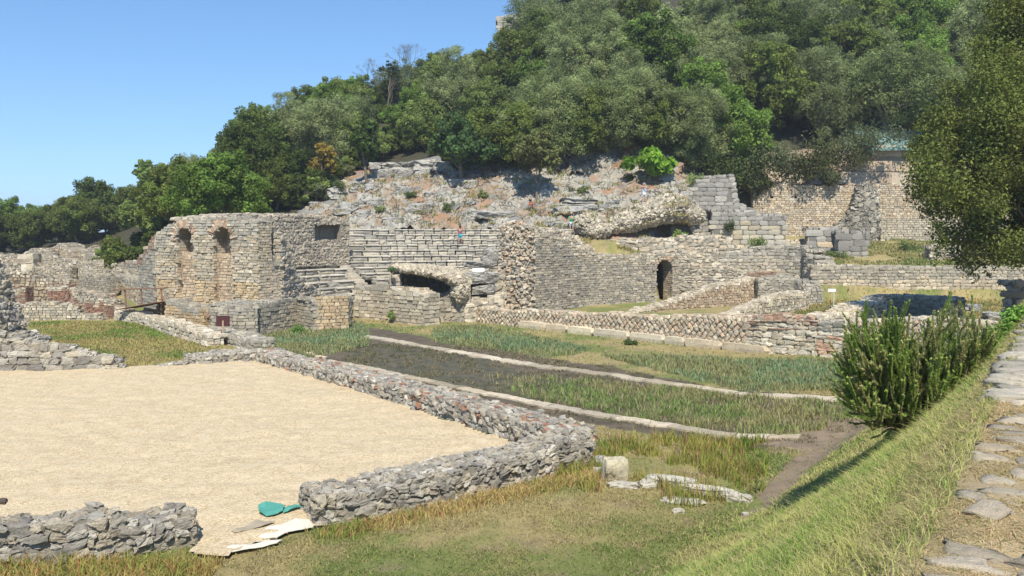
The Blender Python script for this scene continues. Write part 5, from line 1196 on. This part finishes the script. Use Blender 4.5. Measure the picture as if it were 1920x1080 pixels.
blades('courtyard_grass', x, y, .08+.2*np.random.RandomState(66).rand(len(x)), gcol(x, y, (.18, .21, .06), (.38, .33, .13), 67, straw=(.42, .30, .16), ps=.3), 68, lean=.6)
x, y = scatter(9000, (1, 14, 73, 81), lambda x, y, r: (fbm(x*.8, y*.8, 13) > .5) & (H(x, y) > 3.5), 69)
blades('shelf_grass', x, y, .10+.18*np.random.RandomState(70).rand(len(x)), gcol(x, y, (.18, .22, .06), (.38, .33, .14), 71, straw=(.42, .34, .2), ps=.3), 72, lean=.6, zoff=.05)
x, y = scatter(110000, (-3, 13, 2.2, 20), lambda x, y, r: (bankd(x, y) < .3) & (r.rand(len(x)) < sstep(.34, .52, fbm(x*2.4, y*2.4, 77))), 73, near=7)
blades('dry_path_grass', x, y, .02+.045*np.random.RandomState(74).rand(len(x)), gcol(x, y, (.44, .35, .18), (.52, .40, .22), 75, straw=(.20, .24, .07), ps=.12), 76, lean=2.6, wmin=.005)
# grasses creeping on the low wall in front (left corner) and at wall feet
x, y = scatter(4200, (-10, -3.5, 14.2, 19), lambda x, y, r: (r.rand(len(x)) < .7) & (y < 15.7+.0*x) & (x < -5.2), 81)
blades('foot_grass', x, y, .10+.28*np.random.RandomState(82).rand(len(x)), gcol(x, y, (.30, .30, .08), (.46, .36, .13), 83, straw=(.44, .24, .10), ps=.3), 84, lean=.7, wmin=.010)
P_ = Path([(*Gp(600, 1000), 0), (*Gp(850, 945), 0), (*Gp(1110, 888), 0)]); rs = np.random.RandomState(85); s = rs.rand(5200)*P_.L; q = P_.at(s)[:, :2]+rs.randn(5200, 2)*.22-np.array([-.12, .22])
blades('wall_foot_grass', q[:, 0], q[:, 1], .06+.22*rs.rand(5200), gcol(q[:, 0], q[:, 1], (.22, .26, .06), (.44, .36, .14), 86, straw=(.46, .26, .12), ps=.25), 87, lean=.7, wmin=.010)

# pebbles and litter on the gravel
rng = np.random.RandomState(88); n = 1600; x, y = scatter(n, (-20, 2, 16, 38), lambda x, y, r: inpoly(x, y, POLY_GRAVEL), 89)
g = Geo(); rocks(g, np.stack([x, y, H(x, y)+.045], 1), rotm(n, 1.5), .006+.014*rng.rand(n, 3), pick([(.6, .52, .4), (.45, .38, .28), (.35, .27, .18), (.7, .64, .52)], n), 1, .3, 0, False); tag(g.build('loose_pebbles', M_VC), kind='stuff')

# ------------------------------------------------------------------ stones, slabs and litter near the low wall
def boulder(px, py, S_, label, colr, seed, rot=(0, 0, 0), name='boulder', rough=.16, d=None, cat='stone'):
    global rng; rng = np.random.RandomState(seed); x, y, z = ground_hit(px, py); g = Geo()
    rocks(g, [(0, 0, 0)], [np.eye(3)], [S_], [colr], 3, rough, 0, False); o = g.build(name, M_NEAR); o.location = (x, y, z+S_[2]*.8); o.rotation_euler = rot; return tag(o, label, cat)
boulder(1153, 900, (.27, .24, .30), 'upright cream boulder standing alone right of the low wall corner', (.62, .55, .38), 601, (.1, .08, .3), rough=.13)
boulder(1170, 914, (.34, .18, .07), 'flat white slab lying at the foot of the cream boulder', (.62, .57, .47), 602, (0, 0, -.2), 'stone_slab')
boulder(1222, 912, (.26, .17, .08), 'short flat white slab right of the one under the boulder', (.60, .56, .46), 603, (0, 0, .2), 'stone_slab')
boulder(1262, 912, (.55, .15, .13), 'long raised white kerb stone, left piece of the broken line', (.60, .56, .47), 604, (0, .03, -.38), 'kerb_stone')
boulder(1330, 928, (.52, .14, .11), 'long white kerb stone, middle piece of the broken line', (.62, .57, .48), 605, (0, .03, -.32), 'kerb_stone')
boulder(1382, 940, (.32, .14, .10), 'short white kerb stone, right end of the broken line', (.60, .55, .45), 606, (0, .03, -.3), 'kerb_stone')
boulder(1280, 944, (.42, .18, .06), 'white slab lying in front of the kerb stones among the weeds', (.62, .57, .47), 607, (0, 0, -.25), 'stone_slab')
boulder(1272, 962, (.11, .08, .05), 'small cream stone alone on the lawn below the kerb stones', (.6, .54, .42), 608, name='small_stone')
boulder(1397, 966, (.06, .05, .035), 'tiny white stone on the worn earth path', (.68, .64, .56), 609, name='small_stone')
boulder(1128, 868, (.16, .14, .09), 'grey stone fallen off the low wall corner', (.42, .41, .38), 610, name='small_stone')
boulder(1122, 886, (.13, .1, .07), 'smaller grey stone on the grass at the low wall corner', (.5, .48, .43), 611, name='small_stone')
boulder(5, 1012, (.10, .08, .05), 'brown stone lying on the stub wall at the bottom left edge', (.14, .10, .08), 612, name='small_stone').location.z += .72
# torn green netting and white plaster crust on the gravel
def sheetlet(name, label, cat, pts, h, colr, m, z0=.06, seed=1):
    rs = np.random.RandomState(seed); bm = bmesh.new(); vs = []
    for (px, py) in pts: x, y = Gp(px, py, .05); vs.append(bm.verts.new((x, y, z0)))
    f = bm.faces.new(vs); r = bmesh.ops.extrude_face_region(bm, geom=[f]); 
    for v in [e for e in r['geom'] if isinstance(e, bmesh.types.BMVert)]: v.co.z += .012
    bmesh.ops.triangulate(bm, faces=bm.faces[:]); bmesh.ops.subdivide_edges(bm, edges=bm.edges[:], cuts=2, use_grid_fill=True)
    bmesh.ops.recalc_face_normals(bm, faces=bm.faces[:])
    for v in bm.verts: v.co.z += h*float(fbm(v.co.x*3, v.co.y*3, seed))+Hf(v.co.x, v.co.y)
    me = bpy.data.meshes.new(name); bm.to_mesh(me); bm.free(); me.materials.append(m); o = bpy.data.objects.new(name, me); COL.objects.link(o); return tag(o, label, cat)
M_NET = plain('green_netting', (.10, .36, .29), .6, .2); M_CRUST = plain('white_crust', (.74, .68, .56), .9, .12); M_SACK = plain('sacking', (.42, .36, .26), .9, .2)
sheetlet('green_netting', 'crumpled piece of turquoise netting lying on the gravel', 'netting', [(484, 955), (505, 951), (528, 952), (536, 956), (530, 966), (516, 970), (500, 972), (486, 968)], .20, None, M_NET, .05, 3)
sheetlet('green_netting', 'narrow twisted strip of turquoise netting pointing at the wall end', 'netting', [(530, 967), (536, 959), (552, 956), (572, 953), (574, 955), (556, 960), (540, 965)], .12, None, M_NET, .06, 4)
sheetlet('sacking', 'strip of brown sacking beside the white crust', 'sacking', [(434, 998), (460, 988), (485, 978), (515, 983), (490, 990), (462, 996), (440, 1000)], .14, None, M_SACK, .05, 5)
sheetlet('plaster_crust', 'broken white plaster crust on the gravel near the wall end', 'plaster', [(482, 1004), (500, 990), (530, 985), (555, 975), (580, 978), (588, 990), (566, 994), (540, 998), (520, 1008), (495, 1010)], .06, None, M_CRUST, .055, 6)
sheetlet('plaster_crust', 'longer strip of white plaster crust nearest the lawn', 'plaster', [(402, 1026), (440, 1020), (468, 1022), (500, 1014), (530, 1012), (520, 1020), (480, 1028), (440, 1034), (410, 1034)], .05, None, M_CRUST, .05, 7)

# ------------------------------------------------------------------ rosemary bush
def rosemary():
    global rng; rng = np.random.RandomState(700); bx, by, bz = ground_hit(1722, 795); by += .3; bz = Hf(bx, by); root = empty('rosemary_bush', (bx, by, bz)); tag(root, 'large upright rosemary bush with needle leaves on the grassy bank', 'bush')
    g = Geo(); lv = Geo(); tips = []
    T_ = [((1594, 1650), (640, 740), 90, 1.0), ((1600, 1700), (592, 660), 60, 1.0), ((1655, 1700), (545, 620), 30, 1), ((1730, 1770), (560, 620), 30, .9), ((1770, 1860), (575, 650), 46, .7), ((1800, 1880), (640, 700), 40, .5), ((1610, 1760), (660, 760), 70, .8), ((1640, 1760), (600, 680), 60, .9), ((1590, 1640), (690, 765), 60, 1.0), ((1620, 1720), (700, 790), 60, .7)]
    def needles(P, lo, dens, base):
        k = len(P); L = np.linalg.norm(P[-1]-P[0]); m = int(620*dens*(1-lo)*L); u = lo+(1-lo)*rng.rand(m); idx = u*(k-1); i0 = np.minimum(idx.astype(int), k-2); f = (idx-i0)[:, None]; Q = P[i0]*(1-f)+P[i0+1]*f
        T = P[i0+1]-P[i0]; T /= np.linalg.norm(T, axis=1, keepdims=True)+1e-9; R_ = rng.randn(m, 3); R_ -= (R_*T).sum(1, keepdims=True)*T; R_ /= np.linalg.norm(R_, axis=1, keepdims=True)+1e-9; D = T*.7+R_*.7
        ln = .018+.014*rng.rand(m, 1); Wd = np.cross(D, T); Wd /= np.linalg.norm(Wd, axis=1, keepdims=True)+1e-9; Wd *= .008
        C1 = Q+D*ln*1.5; V = np.stack([Q-Wd*.6, Q+Wd, C1+Wd*.4, C1-Wd*.4], 1).reshape(-1, 3); lv.add(V, np.arange(m*4).reshape(-1, 4), np.repeat(np.array(base)*(.7+.6*rng.rand(m, 1)), 4, 0))
    # (tip px range, tip py range, root px range, number, needle density)
    T_ = [((1594, 1640), (660, 780), (1710, 1790), 80, 1.0), ((1605, 1690), (632, 700), (1720, 1790), 56, 1.0), ((1650, 1700), (620, 680), (1710, 1760), 16, .9), ((1735, 1770), (612, 680), (1725, 1770), 18, .8), ((1780, 1862), (620, 700), (1740, 1830), 44, .55), ((1620, 1700), (735, 795), (1710, 1770), 50, .8), ((1690, 1800), (680, 760), (1700, 1800), 70, .5), ((1700, 1790), (650, 700), (1710, 1780), 30, .5)]
    for (a, b, c, n, dens) in T_:
        for i in range(int(n*.72)):
            px = a[0]+(a[1]-a[0])*rng.rand(); py = b[0]+(b[1]-b[0])*rng.rand(); rx = c[0]+(c[1]-c[0])*rng.rand(); yy = by+(rng.rand()-.5)*.9; xx = X(rx, yy); st = np.array([xx, yy, Hf(xx, yy)-.05]); d = by+(rng.rand()-.5)*2.4; tip = np.array(Pd(px, py, d))
            k = 9; t = np.linspace(0, 1, k)[:, None]; out = np.array([(tip-st)[0], (tip-st)[1], 0]); mid = st+out*(.70+.25*rng.rand())+np.array([0, 0, (tip-st)[2]*(.15+.25*rng.rand())]); P = (1-t)**2*st+2*t*(1-t)*mid+t*t*tip+rng.randn(k, 3)*.02
            tube(g, P, np.linspace(.014, .004, k), (.36, .28, .18) if rng.rand() < .6 else (.24, .18, .12), 4)
            bc = ((.31, .40, .10), (.26, .35, .08), (.42, .42, .17))[rng.randint(3)]; needles(P, .55+.25*rng.rand(), dens, bc)
            for j in range(int(4+9*dens)):
                q0 = P[rng.randint(3, k)]; up_d = (P[-1]-P[-3])/np.linalg.norm(P[-1]-P[-3])*.8+np.array([0, 0, .45])+rng.randn(3)*.30; up_d /= np.linalg.norm(up_d); Ls = .18+.38*rng.rand(); tt = np.linspace(0, 1, 5)[:, None]; Q = q0+up_d*Ls*tt+np.array([0, 0, .05])*tt**2+rng.randn(5, 3)*.008
                tube(g, Q, np.linspace(.006, .002, 5), (.24, .19, .12), 3); needles(Q, .12, dens*.8+.2, bc)
    a = lv.build('foliage', M_GRASS); b = g.build('twigs', plain('twig_bark', (.22, .17, .12)))
    for o in (a, b): o.parent = root; o.location = (-bx, -by, -bz)
rosemary()
shrub(1886, 640, .9, 17.0, (.11, .20, .04), 'bright leafy weed clump at the right edge above the walkway corner', 2600, .035, 90, 1.3, 'leafy_weed', 1.1, nclump=16)
shrub(1905, 600, .7, 17.6, (.12, .22, .045), 'smaller leafy weed shoot against the right edge of the photo', 1400, .035, 91, 1.3, 'leafy_weed', 1.2, nclump=10)
shrub(1818, 655, .9, 19.5, (.12, .15, .05), 'loose green weed between the rosemary and the walkway', 2200, .03, 92, 2, 'leafy_weed', .9, nclump=12)
shrub(1770, 905, .001+.5, 9.4, (.18, .21, .06), 'low tangled grass tuft on the bank beside the paving', 300, .03, 93, 3, 'grass_tuft', .5, nclump=5)

# ------------------------------------------------------------------ sign, railing, boards
def box(g, a, b, colr, m=0):
    (x0, y0, z0), (x1, y1, z1) = a, b; V = [(x, y, z) for x in (x0, x1) for y in (y0, y1) for z in (z0, z1)]
    g.add(V, [[0, 1, 3, 2], [4, 6, 7, 5], [0, 4, 5, 1], [2, 3, 7, 6], [0, 2, 6, 4], [1, 5, 7, 3]], colr, m)
def beam(g, p, q, w_, h_, colr=(.3, .2, .13)):
    p = np.array(p, float); q = np.array(q, float); t = q-p; L = np.linalg.norm(t); t /= L; up = np.array([0, 0, 1.]) if abs(t[2]) < .9 else np.array([0, 1., 0]); s = np.cross(t, up); s /= np.linalg.norm(s); u = np.cross(s, t)
    rocks(g, [(p+q)/2], [np.array([t, s, u])], [(L/2, w_/2, h_/2)], [colr], 1, .015, 0, False)
M_BROWN = plain('brown_sign_paint', (.085, .032, .030), .5, .1); M_POST = plain('pale_post_wood', (.44, .31, .20), .8, .15)
x, y = Gp(419, 645); z = Hf(x, y); pt = Z(592, y)-z; g = Geo(); box(g, (-.37, .03, pt-.57), (.34, .055, pt), (.1, .04, .04)); pn = g.build('sign_panel', M_BROWN)
g = Geo(); beam(g, (0, 0, -.2), (0, 0, pt-.28), .09, .06); ps = g.build('post', M_POST)
for i in (pt-.45, pt-.3): pass
r = empty('information_sign', (x, y, z)); tag(r, 'dark brown rectangular sign seen from behind on a pale wooden post', 'sign'); pn.parent = r; ps.parent = r
# sloping wooden footbridge railing
r = empty('wooden_footbridge', (X(260, 57.5), 57.5, Z(575, 57.5))); tag(r, 'small weathered wooden footbridge with a handrail, left of the arched wall', 'bridge'); kids = []
def W_(px, py, d): return Pd(px, py, d)
g = Geo(); beam(g, W_(211, 543, 57.8), W_(312, 540, 54.6), .05, .09); kids.append(g.build('handrail', M_WOOD))
for a, b, c, d in ((234, 543, 577, 57.2), (264, 542, 574, 56.2), (302, 541, 572, 55.0)):
    g = Geo(); beam(g, W_(a, b, d), W_(a+2, c, d), .10, .10, (.2, .12, .08)); kids.append(g.build('railing_post', M_WOOD))
g = Geo()
for k in range(-3, 4):
    p = np.array(W_(236, 579, 57.0)); q = np.array(W_(310, 565, 54.8)); o = np.array([.10, .22, 0])*k; beam(g, p+o, q+o, .22, .05, (.34, .25, .17))
kids.append(g.build('deck_planks', M_WOOD))
g = Geo(); beam(g, W_(303, 566, 55.0), W_(303, 598, 55.0), .12, .12, (.2, .13, .09)); kids.append(g.build('support_post', M_WOOD)); under(r, *kids)
M_WHITE = plain('white_board', (.74, .74, .72), .5, .05)
x, y, z = Pd(897, 506, 61.0); r = empty('information_board', (x, y, z)); tag(r, 'small white tilted information board right of the collapsed vault', 'board')
g = Geo(); rocks(g, [(0, 0, .0)], [np.array([[1, 0, 0], [0, .87, .5], [0, -.5, .87]])], [(.42, .22, .02)], [(.8, .8, .78)], 1, .01, 0, False); k = g.build('board_panel', M_WHITE); k.parent = r
for sx in (-.34, .34): g = Geo(); beam(g, (sx, .05, -.9), (sx, .05, -.03), .04, .04, (.4, .4, .38)); k = g.build('leg', M_WHITE); k.parent = r
x, y = X(1565, 60), 60.0; z = Hf(x, y); zt = Z(542, 60)-z; r = empty('small_sign', (x, y, z)); tag(r, 'little white notice on a thin post in the courtyard grass', 'sign')
g = Geo(); box(g, (-.42, -.02, zt-.20), (.12, .0, zt+.02), (.7, .7, .66)); k = g.build('notice_panel', M_WHITE); k.parent = r
g = Geo(); beam(g, (0, .02, -.2), (0, .02, zt), .035, .035, (.4, .4, .38)); k = g.build('post', M_WHITE); k.parent = r
block(1564, 583, .55, .42, 'small pale squared stone at the foot of the thin notice post', name='stone')

# ------------------------------------------------------------------ people
M_SKIN = plain('skin', (.50, .30, .21), .6, .08)
def skin_mesh(name, verts, edges, rad, root, m, parent, sub=2):
    me = bpy.data.meshes.new(name); bm = bmesh.new(); lay = bm.verts.layers.skin.verify(); vs = []
    for i, v in enumerate(verts):
        b = bm.verts.new(v); b[lay].radius = rad[i] if isinstance(rad[i], tuple) else (rad[i], rad[i]); b[lay].use_root = (i == root); vs.append(b)
    for a, b in edges: bm.edges.new((vs[a], vs[b]))
    bm.to_mesh(me); bm.free(); o = bpy.data.objects.new(name, me); COL.objects.link(o)
    mo = o.modifiers.new('skin', 'SKIN'); mo.use_smooth_shade = True; s = o.modifiers.new('sub', 'SUBSURF'); s.levels = sub; s.render_levels = sub
    bpy.context.view_layer.update(); dg = bpy.context.evaluated_depsgraph_get(); nm = bpy.data.meshes.new_from_object(o.evaluated_get(dg)); o.modifiers.clear(); o.data = nm; nm.name = name
    nm.materials.clear(); nm.materials.append(m)
    for p in nm.polygons: p.use_smooth = True
    o.parent = parent; return o
def person(loc, rz, label, J, top, bottom, hair, hat=None, sc=1.0, extra=None, sleeves=True):
    """J: joint positions; body one skinned surface; clothes slightly wider skins over it"""
    r = empty('person', loc, rz); r.scale = (sc,)*3; tag(r, label, 'person')
    names = ['pelvis', 'waist', 'chest', 'neck', 'chin', 'crown', 'shl', 'ell', 'wrl', 'shr', 'elr', 'wrr', 'hil', 'knl', 'anl', 'tol', 'hir', 'knr', 'anr', 'tor', 'hal', 'har']
    P = [J[n] for n in names]; I = {n: i for i, n in enumerate(names)}
    E = [('pelvis', 'waist'), ('waist', 'chest'), ('chest', 'neck'), ('neck', 'chin'), ('chin', 'crown'), ('chest', 'shl'), ('shl', 'ell'), ('ell', 'wrl'), ('wrl', 'hal'), ('chest', 'shr'), ('shr', 'elr'), ('elr', 'wrr'), ('wrr', 'har'), ('pelvis', 'hil'), ('hil', 'knl'), ('knl', 'anl'), ('anl', 'tol'), ('pelvis', 'hir'), ('hir', 'knr'), ('knr', 'anr'), ('anr', 'tor')]
    Rd = dict(pelvis=(.15, .11), waist=(.13, .10), chest=(.16, .11), neck=.055, chin=(.075, .085), crown=(.085, .095), shl=.06, ell=.045, wrl=.03, hal=.035, shr=.06, elr=.045, wrr=.03, har=.035, hil=.095, knl=.06, anl=.042, tol=.04, hir=.095, knr=.06, anr=.042, tor=.04)
    skin_mesh('body', P, [(I[a], I[b]) for a, b in E], [Rd[n] for n in names], 0, M_SKIN, r)
    def cloth(nm, ns, es, grow, m):
        ix = {n: i for i, n in enumerate(ns)}; skin_mesh(nm, [J[n] for n in ns], [(ix[a], ix[b]) for a, b in es], [tuple(q+grow for q in Rd[n]) if isinstance(Rd[n], tuple) else Rd[n]+grow for n in ns], 0, m, r)
    J = dict(J); 
    for s in 'lr':
        J['sl'+s] = tuple(np.array(J['sh'+s])*.4+np.array(J['el'+s])*.6); Rd['sl'+s] = .055; J['th'+s] = tuple(np.array(J['hi'+s])*.25+np.array(J['kn'+s])*.75); Rd['th'+s] = .085
    cloth('shirt', ['waist', 'pelvis', 'chest', 'shl', 'shr', 'sll', 'slr'], [('waist', 'pelvis'), ('waist', 'chest'), ('chest', 'shl'), ('chest', 'shr'), ('shl', 'sll'), ('shr', 'slr')], .022, top)
    cloth('shorts' if extra != 'trousers' else 'trousers', ['pelvis', 'hil', 'hir', 'thl', 'thr']+(['anl', 'anr', 'knl', 'knr'] if extra == 'trousers' else []), [('pelvis', 'hil'), ('pelvis', 'hir'), ('hil', 'thl'), ('hir', 'thr')]+([('thl', 'knl'), ('knl', 'anl'), ('thr', 'knr'), ('knr', 'anr')] if extra == 'trousers' else []), .026, bottom)
    c = np.array(J['crown']); k = np.array(J['chin']); g = Geo(); rocks(g, [c+np.array([0, .03, .0])], [np.eye(3)], [(.105, .12, .11)], [(.1, .08, .06)], 2, .05, 0, True); h = g.build('hair', hair, r)
    g = Geo(); f = (c+k)/2; rocks(g, [f+np.array([0, -.105, 0])], [np.eye(3)], [(.013, .02, .025)], [(.5, .3, .2)], 1, .02); g.build('nose', M_SKIN, r)
    for sx in (-1, 1):
        sh = 'l' if sx < 0 else 'r'; g = Geo(); t = np.array(J['to'+sh]); rocks(g, [t+np.array([0, .03, -.0])], [np.eye(3)], [(.05, .12, .045)], [(.2, .18, .16)], 2, .05, 0, True); g.build('shoe', hair, r)
        # fingers and thumb closing from each palm
        hp = np.array(J['ha'+sh]); dr = hp-np.array(J['wr'+sh]); dr = dr/(np.linalg.norm(dr)+1e-6); sd = np.cross(dr, np.array([0, 1, .2])); sd /= np.linalg.norm(sd)+1e-6; g = Geo()
        for q in range(4): b = hp+sd*(q-1.5)*.018; tube(g, [b, b+dr*(.04+.006*(q in (1, 2))), b+dr*.06+np.array([0, -.02, 0])], [.010, .009, .006], (.5, .3, .2), 5)
        tube(g, [hp-dr*.02+sd*.03*sx, hp+sd*.05*sx, hp+dr*.03+sd*.055*sx], [.011, .010, .007], (.5, .3, .2), 5); g.build('fingers', M_SKIN, r)
    if hat is not None:
        g = Geo(); n = 16; V = []; 
        for rr, zz in ((.19, .02), (.11, .05), (.105, .12), (.05, .15), (.001, .152)): V += [(c[0]+rr*math.cos(6.283*i/n), c[1]+.01+rr*math.sin(6.283*i/n), c[2]+zz) for i in range(n)]
        g.add(V, [[a*n+i, a*n+(i+1) % n, (a+1)*n+(i+1) % n, (a+1)*n+i] for a in range(4) for i in range(n)], (.6, .5, .3), 0, True); g.build('hat', hat, r)
    return r
STAND = dict(pelvis=(0, 0, .92), waist=(0, 0, 1.08), chest=(0, 0, 1.30), neck=(0, .0, 1.46), chin=(0, -.02, 1.55), crown=(0, -.01, 1.65), shl=(-.19, 0, 1.38), shr=(.19, 0, 1.38), ell=(-.27, .03, 1.12), elr=(.27, .03, 1.12), wrl=(-.27, -.06, .90), wrr=(.27, -.06, .90), hal=(-.27, -.08, .82), har=(.27, -.08, .82),
    hil=(-.10, 0, .86), hir=(.10, 0, .86), knl=(-.12, -.02, .48), knr=(.12, -.02, .48), anl=(-.13, .02, .08), anr=(.13, .02, .08), tol=(-.14, -.10, .04), tor=(.14, -.10, .04))
PHOTO = dict(STAND, ell=(-.34, -.12, 1.30), elr=(.34, -.12, 1.30), wrl=(-.14, -.24, 1.52), wrr=(.14, -.24, 1.52), hal=(-.07, -.24, 1.57), har=(.07, -.24, 1.57))
CHESTC = dict(STAND, ell=(-.33, -.04, 1.18), elr=(.33, -.04, 1.18), wrl=(-.15, -.22, 1.24), wrr=(.15, -.22, 1.24), hal=(-.07, -.24, 1.27), har=(.07, -.24, 1.27))
HOLD = dict(STAND, chin=(0, -.06, 1.52), crown=(0, -.05, 1.62), elr=(.26, -.02, 1.14), wrr=(.10, -.2, 1.28), har=(.04, -.22, 1.32), knr=(.13, -.1, .50), anr=(.17, .06, .09), tor=(.18, -.04, .05))
CROUCH = dict(pelvis=(.05, .12, .28), waist=(.03, .06, .42), chest=(-.02, -.04, .62), neck=(-.05, -.12, .76), chin=(-.07, -.18, .83), crown=(-.08, -.18, .94), shl=(-.21, -.06, .69), shr=(.17, -.06, .69), ell=(-.26, -.24, .52), elr=(.16, -.28, .52), wrl=(-.14, -.38, .66), wrr=(.02, -.40, .66), hal=(-.09, -.40, .71), har=(-.03, -.41, .71),
    hil=(-.08, .10, .26), hir=(.14, .10, .26), knl=(-.16, -.28, .44), knr=(.2, -.24, .40), anl=(-.15, -.05, .08), anr=(.2, -.0, .08), tol=(-.16, -.16, .04), tor=(.2, -.12, .04))
HAIRD = plain('dark_hair', (.03, .022, .018), .7, .1); HAIRG = plain('grey_hair', (.3, .28, .26), .7, .1)
def cam_hit(px, py, skip=('crown', 'leaf', 'grass', 'bush', 'fingers', 'person')):
    bpy.context.view_layer.update(); dg = bpy.context.evaluated_depsgraph_get(); r = Vector(ray(px, py)).normalized(); o = Vector((0, 0, EYE)); 
    for i in range(40):
        ok, loc, nn_, fi_, ob, mx = SC.ray_cast(dg, o, r)
        if not ok: return ground_hit(px, py)
        if any(k in ob.name for k in skip): o = loc+r*.01; continue
        return (loc.x, loc.y+.15, loc.z)
    return ground_hit(px, py)
rs = np.random.RandomState(95); TX = []
for i in range(230):
    px, py = 575+rs.rand()*720, 318+rs.rand()*108
    if 600 > px and py < 380: continue
    h_ = cam_hit(px, py)
    if 74 < h_[1] < 96: TX += [(h_[0]+rs.randn()*.3, h_[1]-.15+rs.randn()*.15, h_[2]) for _ in range(26)]
TX = np.array(TX); blades('slope_tufts', TX[:, 0], TX[:, 1], .10+.30*rs.rand(len(TX)), gcol(TX[:, 0], TX[:, 1], (.20, .24, .07), (.40, .33, .16), 96, f=1.2, straw=(.42, .34, .2), ps=.3), 97, lean=.6, zoff=-.1, zz=TX[:, 2])
for i, (px, py, w_, c_, nm) in enumerate([(640, 352, 1.2, (.12, .16, .06), 'small scrub tuft at the top left of the rocky slope'), (712, 398, .9, (.16, .19, .08), 'pale spiky plant in the middle of the reddish earth patch'), (770, 372, 1.0, (.10, .13, .05), 'low scrub in the upper reddish earth patch'), (836, 395, 1.1, (.09, .12, .045), 'dark little bush below the broad round tree'), (905, 372, 1.1, (.13, .16, .06), 'low bush on the grey rock left of the grey-green tree'), (1090, 360, 1.2, (.10, .13, .05), 'low bush on the sunlit rock face above the grassy shelf'), (1300, 345, 1.6, (.15, .19, .07), 'green-yellow bush just left of the tall block wall'), (1180, 340, 1.0, (.09, .12, .04), 'small dark bush rooted in the rock face above the person in pale blue')]):
    h_ = cam_hit(px, py); shrub(px, py-6, w_, h_[1]-.1, c_, nm, 900, .08, 130+i, nclump=9)
def seat_stand(px, py):
    best = None
    for d in np.arange(66, 80, .05):
        x = X(px, d); r = math.hypot(x-CEN[0], d-CEN[1]); i = int((r-R0)//dR)
        if 0 <= i < NROW and (r-R0)/dR-i < .6:
            z = ZB+dZ*(i+1)
            e = abs(topx(x, d, z)[1]-py)
            if best is None or e < best[0]: best = (e, (x, d, z))
    return best[1]
person(seat_stand(863, 456), .3, 'woman in dark pink top and turquoise shorts standing on the seat tiers', HOLD, plain('pink_shirt', (.28, .10, .14)), plain('turquoise_shorts', (.05, .42, .50)), HAIRD, None, .92)
x, y, z = cam_hit(1072, 437); person((x, y, z), -.2, 'person in green shirt, white shorts and straw hat holding a camera', CHESTC, plain('green_shirt', (.03, .36, .17)), plain('white_shorts', (.62, .66, .70)), HAIRD, plain('straw', (.62, .46, .24)), .98)
x, y, z = cam_hit(1208, 383); pw = person((x, y, z), .0, 'person in pale blue shirt and white shorts raising a camera to the face', PHOTO, plain('pale_blue_shirt', (.50, .62, .80)), plain('white_shorts_2', (.72, .70, .66)), HAIRG, None, 1.03)
g = Geo(); tube(g, [(-.20, -.10, 1.44), (-.05, -.175, 1.25), (.12, -.165, 1.05), (.18, -.1, 1.0)], [.018]*4, (.02, .02, .03), 5); g.build('bag_strap', HAIRD, pw)
x, y, z = cam_hit(995, 396); person((x, y, z), .25, 'crouching person in red shirt and cap at the edge of the rocky slope', CROUCH, plain('red_shirt', (.55, .02, .02)), plain('khaki_trousers', (.34, .28, .20)), HAIRD, plain('cap', (.35, .25, .12)), 1.08, 'trousers')

# ------------------------------------------------------------------ thin summer haze
hb = bpy.data.meshes.new('haze'); bm = bmesh.new(); bmesh.ops.create_cube(bm, size=1.0); bm.to_mesh(hb); bm.free(); ho = bpy.data.objects.new('haze', hb); COL.objects.link(ho); ho['kind'] = 'stuff'
hm = bpy.data.materials.new('summer_haze'); hm.use_nodes = True; ht = hm.node_tree; ht.nodes.remove(ht.nodes['Principled BSDF']); pv = ht.nodes.new('ShaderNodeVolumePrincipled')
pv.inputs['Color'].default_value = (.80, .88, 1.0, 1); pv.inputs['Density'].default_value = .00038; ht.links.new(pv.outputs[0], ht.nodes['Material Output'].inputs['Volume']); hb.materials.append(hm)
ho.location = (0, 1000, 34.0); ho.scale = (6400, 4000, 73.0)
print('built in', round(time.time()-T0, 1), 's; objects', len(bpy.data.objects), 'polys', sum(len(m.polygons) for m in bpy.data.meshes))
